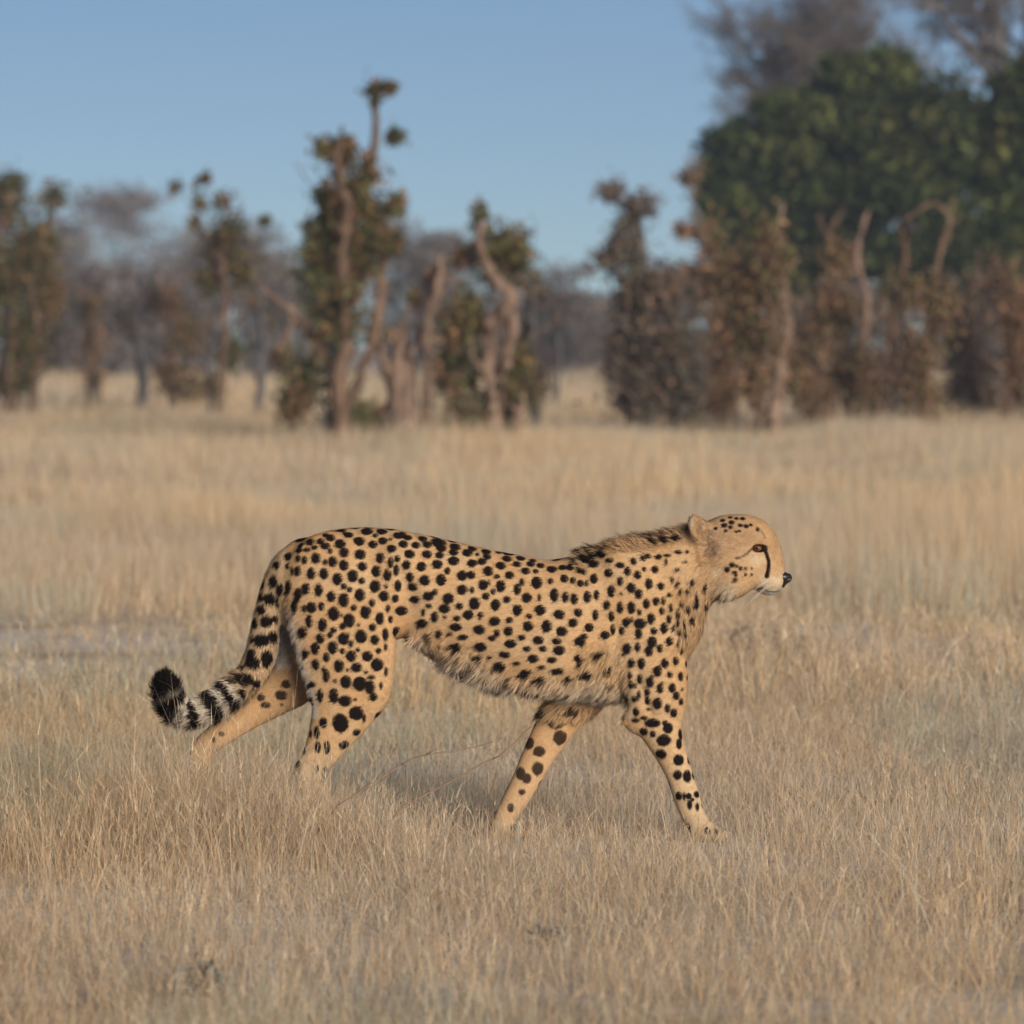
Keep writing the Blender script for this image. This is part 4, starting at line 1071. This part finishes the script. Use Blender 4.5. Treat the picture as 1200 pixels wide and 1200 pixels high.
stem_tree('stunted_tree', 'narrow dark leaning trunk right of the twisted S trunk', 'tree', (628, 498),
    [[(630, 498, .12), (622, 430, .11), (626, 370, .08), (619, 318, .02)]], [(622, 345, 12, 26), (632, 450, 12, 26), (615, 390, 10, 20)], 'dull', M_bark_dark, 11)
stem_tree('stunted_tree', 'thin bare grey sapling standing alone in pale grass by the open gap', 'tree', (652, 474),
    [[(650, 474, .08), (656, 420, .07), (650, 368, .02)]], [(654, 372, 8, 14)], 'dull', M_bark_dark, 12)
stem_tree('stunted_tree', 'dense dark leafy shrub with a crooked branch sticking out of its top', 'tree', (760, 504),
    [[(745, 504, .17), (741, 430, .15), (746, 350, .13), (752, 295, .12), (747, 250, .05)], [(785, 504, .13), (790, 430, .10), (778, 360, .07), (800, 342, .04), (822, 340, .02)], [(752, 268, .07), (725, 238, .05), (697, 213, .02)], [(742, 340, .05), (715, 310, .03), (690, 300, .012)], [(730, 300, .04), (727, 275, .03), (722, 262, .015)]],
    [(750, 242, 22, 13), (714, 224, 14, 7), (732, 288, 22, 22), (712, 304, 18, 10), (745, 345, 28, 38), (770, 410, 40, 46), (748, 468, 36, 34), (800, 452, 24, 44), (722, 420, 14, 30), (780, 340, 20, 30), (735, 260, 8, 8), (755, 385, 30, 40)], 'dull', M_bark_dark, 13, dens=1.3, extra=4)
stem_tree('stunted_tree', 'brown leafy shrub between the dark shrub and the leaning pale trunk', 'tree', (844, 500),
    [[(840, 500, .12), (846, 420, .10), (851, 350, .08), (838, 285, .03)], [(846, 400, .05), (822, 300, .03), (806, 205, .01)]],
    [(845, 318, 24, 36), (852, 400, 28, 48), (838, 460, 28, 30), (808, 205, 8, 12), (802, 268, 10, 9), (820, 330, 18, 22), (830, 270, 14, 18)], 'rust', seed=14, dens=1.1, extra=4)
stem_tree('stunted_tree', 'leaning pale trunk standing clear in front of the brown thicket', 'tree', (903, 514),
    [[(903, 514, .19), (911, 452, .17), (922, 392, .14), (918, 330, .10), (912, 280, .07), (918, 238, .03)], [(920, 390, .06), (900, 350, .05), (880, 300, .02)]],
    [(892, 400, 22, 38), (900, 300, 24, 40), (872, 345, 26, 38), (932, 440, 12, 30), (885, 450, 14, 30)], 'rust', M_bark_pale, 15, extra=3)
stem_tree('stunted_tree', 'brown leafy tree with a forked thin top in the middle of the thicket', 'tree', (964, 500),
    [[(968, 500, .12), (964, 420, .11), (975, 340, .10), (971, 275, .06), (990, 238, .02)], [(973, 290, .04), (958, 250, .02)]], [(958, 400, 22, 46), (952, 462, 20, 30), (980, 300, 14, 20), (975, 355, 18, 26)], 'rust', seed=16, extra=5)
stem_tree('stunted_tree', 'grey bare pole with a hooked top rising out of the brown thicket', 'tree', (1012, 504),
    [[(1014, 504, .11), (1008, 430, .10), (1015, 350, .10), (1004, 302, .08), (1016, 248, .04)]], [(998, 440, 26, 40), (988, 366, 16, 34), (1020, 470, 18, 26)], 'rust', M_bark_pale, 17, extra=4)
stem_tree('stunted_tree', 'brown tree with two stems joined by an arching bare branch', 'tree', (1050, 508),
    [[(1047, 508, .14), (1050, 440, .12), (1047, 370, .11), (1060, 300, .08), (1052, 262, .05)], [(1092, 506, .10), (1088, 440, .09), (1092, 380, .08), (1100, 300, .07), (1113, 256, .05), (1090, 240, .04), (1058, 258, .03)]],
    [(1070, 420, 26, 46), (1082, 468, 24, 28), (1040, 455, 16, 30), (1105, 360, 18, 40), (1060, 340, 18, 26)], 'rust', seed=18, extra=5)
stem_tree('stunted_tree', 'greyish brown tangled shrub right of the arching branch', 'tree', (1134, 494),
    [[(1130, 494, .12), (1140, 420, .10), (1132, 350, .07), (1158, 325, .03)]], [(1130, 400, 26, 46), (1150, 452, 24, 34), (1120, 460, 18, 26), (1150, 345, 18, 24)], 'dull', seed=19, extra=5)
stem_tree('stunted_tree', 'brown shrub with upright stems, rightmost of the shrub line', 'tree', (1188, 496),
    [[(1180, 496, .12), (1186, 400, .10), (1170, 345, .07), (1196, 296, .03)], [(1200, 494, .08), (1212, 400, .07), (1206, 320, .03)]], [(1190, 380, 26, 54), (1200, 450, 22, 36), (1176, 330, 14, 24)], 'rust', seed=20, extra=5)

# taller trees behind the thicket
def big_tree(name, label, Y, basepx, trunk, lobes, pal, seed, leaf, per, bark, group):
    r = np.random.default_rng(2000 + seed); k = Y / FPX
    org = WP(basepx, HOR, Y); org[2] = 0
    root = empty(name, org); tag(root, label, 'tree', group)
    P = np.array([WP(p[0], p[1], Y) for p in trunk]); P[0, 2] = -0.1
    Q = catmull(np.hstack([P, np.array([[p[2]] for p in trunk])]), 5)
    b = Bag(); b.add(*tube(Q[:, :3], Q[:, 3], 9, 0.06, r)); b.build('trunk', bark, root, org)
    L = []
    for (cx, cy, rx, ry) in lobes:
        c = WP(cx, cy, Y); c[1] += r.normal(0, rx * k * 0.6)
        p0 = Q[int(len(Q) * r.uniform(0.45, 0.95)), :3]
        bb = Bag(); mid = p0 * 0.5 + c * 0.5 + r.normal(0, 0.3, 3)
        bb.add(*tube(catmull(np.array([p0, mid, c]), 4), np.linspace(0.12, 0.03, 9), 6, 0.05, r)); bb.build('branch', bark, root, org)
        n = max(6, int(rx * ry / 75))
        for _ in range(n):
            cc = clump_points(r, c, (rx * k, rx * k, ry * k), 1)[0]
            L.append(clump_points(r, cc, np.array([1, 1, 0.8]) * r.uniform(0.35, 0.95), int(per * r.uniform(0.5, 1.5))))
    V, T, cc = leaf_mesh(r, np.concatenate(L), leaf, pal, ids=np.repeat(np.arange(len(L)), [len(q) for q in L]))
    tag(mesh_obj('crown', V - org, T, M_leaf, root, cc), kind='stuff')

big_tree('evergreen_tree', 'dense dark green tree with a broad round crown behind the brown thicket', 150, 1000,
    [(1000, 405, .35), (1003, 350, .3), (992, 280, .25), (1000, 180, .12), (1005, 110, .05)],
    [(880, 190, 48, 44), (950, 140, 56, 40), (1020, 115, 60, 40), (1090, 150, 50, 46), (870, 260, 44, 44), (940, 220, 56, 54), (1020, 200, 64, 56), (1100, 230, 48, 50), (920, 310, 40, 30), (1000, 290, 50, 36), (1075, 300, 50, 40), (845, 230, 24, 30), (1040, 90, 30, 20), (1130, 300, 24, 40), (990, 90, 24, 16)],
    'green', 1, 0.17, 150, M_bark_dark, 'tall trees behind the thicket')
big_tree('evergreen_tree', 'dark green leafy tree at the right end of the thicket', 140, 1215,
    [(1215, 405, .3), (1212, 330, .25), (1218, 230, .18), (1205, 130, .06)],
    [(1195, 130, 34, 36), (1240, 160, 50, 50), (1185, 200, 36, 46), (1190, 280, 40, 50), (1250, 260, 50, 60), (1230, 100, 40, 30)],
    'green', 2, 0.17, 150, M_bark_dark, 'tall trees behind the thicket')

def bare_tree(name, label, Y, trunk, spread, seed, levels=5, group=None, bark=None, r0=None, lean=0.0, n0=7, cat='tree'):
    """leafless crown: limbs that fork down to fine twigs; spread = (cx, cy, rx, ry) of the crown in pixels"""
    r = np.random.default_rng(3000 + seed); k = Y / FPX
    org = WP(trunk[0][0], HOR, Y); org[2] = 0
    root = empty(name, org); tag(root, label, cat, group)
    P = np.array([WP(p[0], p[1], Y) for p in trunk]); P[0, 2] = -0.1
    Q = catmull(np.hstack([P, np.array([[p[2]] for p in trunk])]), 5)
    b = Bag(); b.add(*tube(Q[:, :3], Q[:, 3], 9, 0.06, r)); b.build('trunk', bark or M_bark_dark, root, org)
    cen = WP(spread[0], spread[1], Y); rad = np.array([spread[2] * k, spread[2] * k * 0.8, spread[3] * k])
    segs = []
    def grow(p, d, L, rr, lev, bag):
        m = p + d * L * 0.5 + r.normal(0, 0.06, 3) * L; e = p + d * L + r.normal(0, 0.08, 3) * L
        if lev >= 3:
            segs.append((p, m, rr)); segs.append((m, e, rr * 0.8))
        else:
            bag.add(*tube([p, m, e], [rr, rr * 0.85, rr * 0.7], 5))
        if lev >= levels: return
        q = (e - cen) / rad
        for _ in range(r.integers(2, 5)):
            dd = d + r.normal(0, 0.55, 3) - 0.35 * q * max(0, np.linalg.norm(q) - 0.6); dd /= np.linalg.norm(dd)
            grow(e if r.random() < 0.7 else m, dd, L * r.uniform(0.6, 0.85), max(rr * 0.62, 0.012), lev + 1, bag)
    for j in range(n0):
        i = int(len(Q) * r.uniform(0.5, 1.0)) - 1; p = Q[i, :3]
        tgt = clump_points(r, cen, rad * 0.8, 1)[0]; d = tgt - p; L = np.linalg.norm(d); d /= L
        bag = Bag(); grow(p, d, L * 0.45, Q[i, 3] * 0.55, 1, bag); bag.build('branch', bark or M_bark_dark, root, org)
    A = np.array([s[0] for s in segs]); B = np.array([s[1] for s in segs]); W = np.array([s[2] for s in segs])[:, None]
    d = B - A; d /= np.linalg.norm(d, axis=1, keepdims=True) + 1e-9
    u = np.cross(d, [0, 1.0, 0]); u /= np.linalg.norm(u, axis=1, keepdims=True) + 1e-9; v = np.cross(d, u)
    ring_ = [u, -0.5 * u + 0.87 * v, -0.5 * u - 0.87 * v]
    V = np.stack([A + q * W for q in ring_] + [B + q * W * 0.7 for q in ring_], 1).reshape(-1, 3)
    base = (np.arange(len(A)) * 6)[:, None]
    F = np.concatenate([base + np.array([[a, (a + 1) % 3, (a + 1) % 3 + 3, a + 3]]) for a in range(3)])
    col_ = np.array(PAL['grey'])[r.integers(0, 4, len(A))]
    tag(mesh_obj('twig_crown', V - org, F, M_leaf, root, np.repeat(col_, 6, axis=0)), kind='stuff')

bare_tree('bare_tree', 'large leafless grey brown tree whose twiggy crown rises behind the green tree', 185,
    [(960, 405, .5), (962, 300, .42), (950, 200, .36), (958, 120, .25), (950, 60, .12)], (945, 70, 150, 110), 1, levels=7, group='tall trees behind the thicket', n0=16)
bare_tree('bare_tree', 'leafless tree with heavy dark limbs above the right end of the thicket', 165,
    [(1172, 405, .36), (1170, 300, .33), (1165, 180, .30), (1172, 80, .28), (1160, 0, .22), (1165, -60, .12)], (1120, -10, 140, 100), 2, levels=6, group='tall trees behind the thicket', bark=M_bark_dark, n0=12)

# scrub and woods farther off
def scrub(name, label, Y, cx, top, rx, pal, seed, n, leaf, elong, group):
    r = np.random.default_rng(4000 + seed); k = Y / FPX
    org = WP(cx, HOR, Y); org[2] = 0
    root = empty(name, org); tag(root, label, 'bush', group)
    H = CAMH + (HOR - top) * k
    L = []
    for j in range(7):
        a = r.uniform(-1, 1)
        e = org + np.array([a * rx * k, r.normal(0, rx * k * 0.5), H * r.uniform(0.6, 0.95) * (1 - 0.3 * a * a)])
        m = org * 0.5 + e * 0.5 + np.array([a * 0.3, 0, 0.3])
        b = Bag(); b.add(*tube(catmull(np.array([org + np.array([a * 0.5, 0, -0.1]), m, e]), 4), np.linspace(0.11, 0.025, 9), 6, 0.06, r)); b.build('stem', M_bark_dark, root, org)
        for _ in range(9):
            c = e + r.normal(0, 1, 3) * np.array([rx * k * 0.28, rx * k * 0.28, H * 0.17]); c[2] = np.clip(c[2], 0.4, H)
            L.append(clump_points(r, c, np.array([1, 1, 0.75]) * r.uniform(0.4, 0.9) * H * 0.22, n // 63))
        L.append(clump_points(r, org + np.array([a * rx * k, 0, H * 0.3]), (rx * k * 0.5, rx * k * 0.4, H * 0.3), n // 20))
    C = np.concatenate(L); C = C[C[:, 2] > 0.05]
    V, T, cc = leaf_mesh(r, C, leaf, pal, elong)
    tag(mesh_obj('crown', V - org, T, M_leaf, root, cc), kind='stuff')

SG = 'grey scrub behind the shrub line'
for i, (Y, cx, top, rx, what) in enumerate([
    (200, 130, 318, 50, 'grey twiggy bush seen between the left tree and the grey trunk'),
    (215, 205, 300, 48, 'grey twiggy bush behind the low brown leafy stump'),
    (200, 300, 268, 52, 'grey twiggy bush behind the pale limb that leans left'),
    (225, 360, 290, 50, 'grey twiggy bush behind the tallest tree, on its left'),
    (205, 470, 272, 50, 'grey twiggy bush behind the thick split stump'),
    (220, 535, 285, 46, 'grey twiggy bush behind the twisted S trunk'),
    (210, 632, 318, 44, 'grey twiggy bush behind the narrow dark trunk'),
    (240, 690, 352, 46, 'low grey brown bush closing the open gap in the shrub line'),
    (215, 830, 320, 60, 'grey brown bush behind the dark leafy shrub'),
    (200, 950, 330, 60, 'grey brown bush in the shade under the green tree'),
    (205, 1070, 335, 60, 'grey brown bush behind the arching branch'),
    (210, 1180, 330, 60, 'grey brown bush behind the right end of the thicket'),
    (210, 40, 330, 50, 'grey brown bush behind the leftmost leafy tree')]):
    scrub('scrub_bush', what, Y, cx, top, rx, 'grey' if i < 8 else 'dull', i, 4800, 0.078, 3.2, SG)
FG = 'far trees in the blue haze'
for i, (Y, cx, top, rx, what) in enumerate([
    (380, 150, 236, 62, 'far hazy blue tree with a domed crown beyond the left scrub'),
    (360, 82, 268, 44, 'far hazy blue tree half hidden by the leafy left tree'),
    (420, 245, 292, 60, 'low far hazy tree between the domed tree and the leafy shoots'),
    (450, 660, 345, 80, 'low far hazy wood edge in the open gap of the shrub line')]):
    scrub('far_tree', what, Y, cx, top, rx, 'grey', 40 + i, 6000, 0.14, 2.6, FG)

# a few more of the shrub line beyond the frame, so that the line goes on
for i, (px, base, hgt) in enumerate([(-110, 500, 210), (-190, 488, 180), (-270, 506, 230), (1290, 505, 210), (1370, 495, 240), (1450, 508, 190)]):
    rr = np.random.default_rng(60 + i); dx = rr.normal(0, 14, 6)
    stem_tree('stunted_tree', ['leafy rust stunted tree just past the two stemmed leafy left tree', 'lower rust stunted tree between two taller ones at the left end of the shrub line', 'last leafy stunted tree at the far left end of the shrub line', 'leafy rust stunted tree just past the upright stemmed right shrub', 'tall leafy stunted tree between two lower ones at the right end of the shrub line', 'last low leafy stunted tree at the far right end of the shrub line'][i], 'tree', (px, base),
        [[(px, base, .16), (px + dx[0], base - hgt * .35, .13), (px + dx[1], base - hgt * .7, .09), (px + dx[2], base - hgt, .03)]],
        [(px + dx[2], base - hgt * .85, 22, 30), (px + dx[3], base - hgt * .6, 28, 34), (px + dx[4], base - hgt * .3, 30, 36)], 'rust', seed=30 + i, group=G)

# ------------------------------------------------------------------ low herbs in the grass
PAL['herb'] = [(0.26, 0.25, 0.23), (0.30, 0.28, 0.24), (0.20, 0.20, 0.19), (0.28, 0.23, 0.18)]
PAL['dryherb'] = [(0.33, 0.25, 0.18), (0.27, 0.22, 0.17), (0.22, 0.19, 0.16), (0.38, 0.30, 0.21)]
def herb(label, px, py, wpx, hpx, pal, seed, n):
    r = np.random.default_rng(5000 + seed); Y = ground_Y(py); k = Y / FPX
    org = WP(px, py, Y); org[2] = 0
    root = empty('low_herb', org); tag(root, label, 'herb')
    L = []
    for j in range(14):
        e = org + np.array([r.normal(0, 0.45) * wpx * k, r.normal(0, 0.3) * wpx * k, r.uniform(0.4, 1.0) * hpx * k])
        b = Bag(); m = (org + e) / 2 + r.normal(0, 0.012, 3)
        b.add(*tube(np.array([org + np.array([0, 0, -0.005]), m, e]), [0.003, 0.0022, 0.0012], 5)); b.build('stem', M_twig, root, org)
        L.append(e + r.normal(0, 1, (n // 14, 3)) * np.array([0.16 * wpx * k, 0.16 * wpx * k, 0.2 * hpx * k]))
    C = np.concatenate(L); C = C[C[:, 2] > 0.005]
    V, T, cc = leaf_mesh(r, C, 0.010, pal, 2.2)
    tag(mesh_obj('leaf_cluster', V - org, T, M_leaf, root, cc), kind='stuff')
herb('grey low herb in a gap of the grass, in front of the hind legs', 240, 1172, 30, 34, 'herb', 1, 420)
herb('brown grey low herb in the grass just ahead of the chest', 868, 772, 44, 34, 'dryherb', 2, 700)
herb('small brown grey herb in the grass beneath the muzzle', 936, 782, 34, 26, 'dryherb', 3, 420)
herb('little grey herb in the grass below and ahead of the far forepaw', 642, 1106, 22, 20, 'herb', 5, 150)
herb('small dark herb in the grass in front of the tail tip', 90, 1014, 20, 20, 'herb', 6, 140)

# ------------------------------------------------------------------ the air
def make_haze():
    x0, x1, y0, y1, z0, z1 = -140, 140, -30, 520, -1.2, 26
    V = np.array([(x, y, z) for x in (x0, x1) for y in (y0, y1) for z in (z0, z1)], float)
    F = np.array([(0, 1, 3, 2), (4, 6, 7, 5), (0, 4, 5, 1), (2, 3, 7, 6), (0, 2, 6, 4), (1, 5, 7, 3)])
    m = bpy.data.materials.new('haze'); m.use_nodes = True; nt = m.node_tree
    nt.nodes.remove(nt.nodes['Principled BSDF'])
    v = nt.nodes.new('ShaderNodeVolumePrincipled')
    v.inputs['Color'].default_value = (0.62, 0.76, 1.0, 1); v.inputs['Density'].default_value = 0.0005
    v.inputs['Anisotropy'].default_value = 0.0
    nt.links.new(v.outputs[0], nt.nodes['Material Output'].inputs['Volume'])
    o = mesh_obj('haze', V, F, m, smooth=False)
    tag(o, 'thin bluish evening haze over the plain', 'haze', kind='stuff')
make_haze()
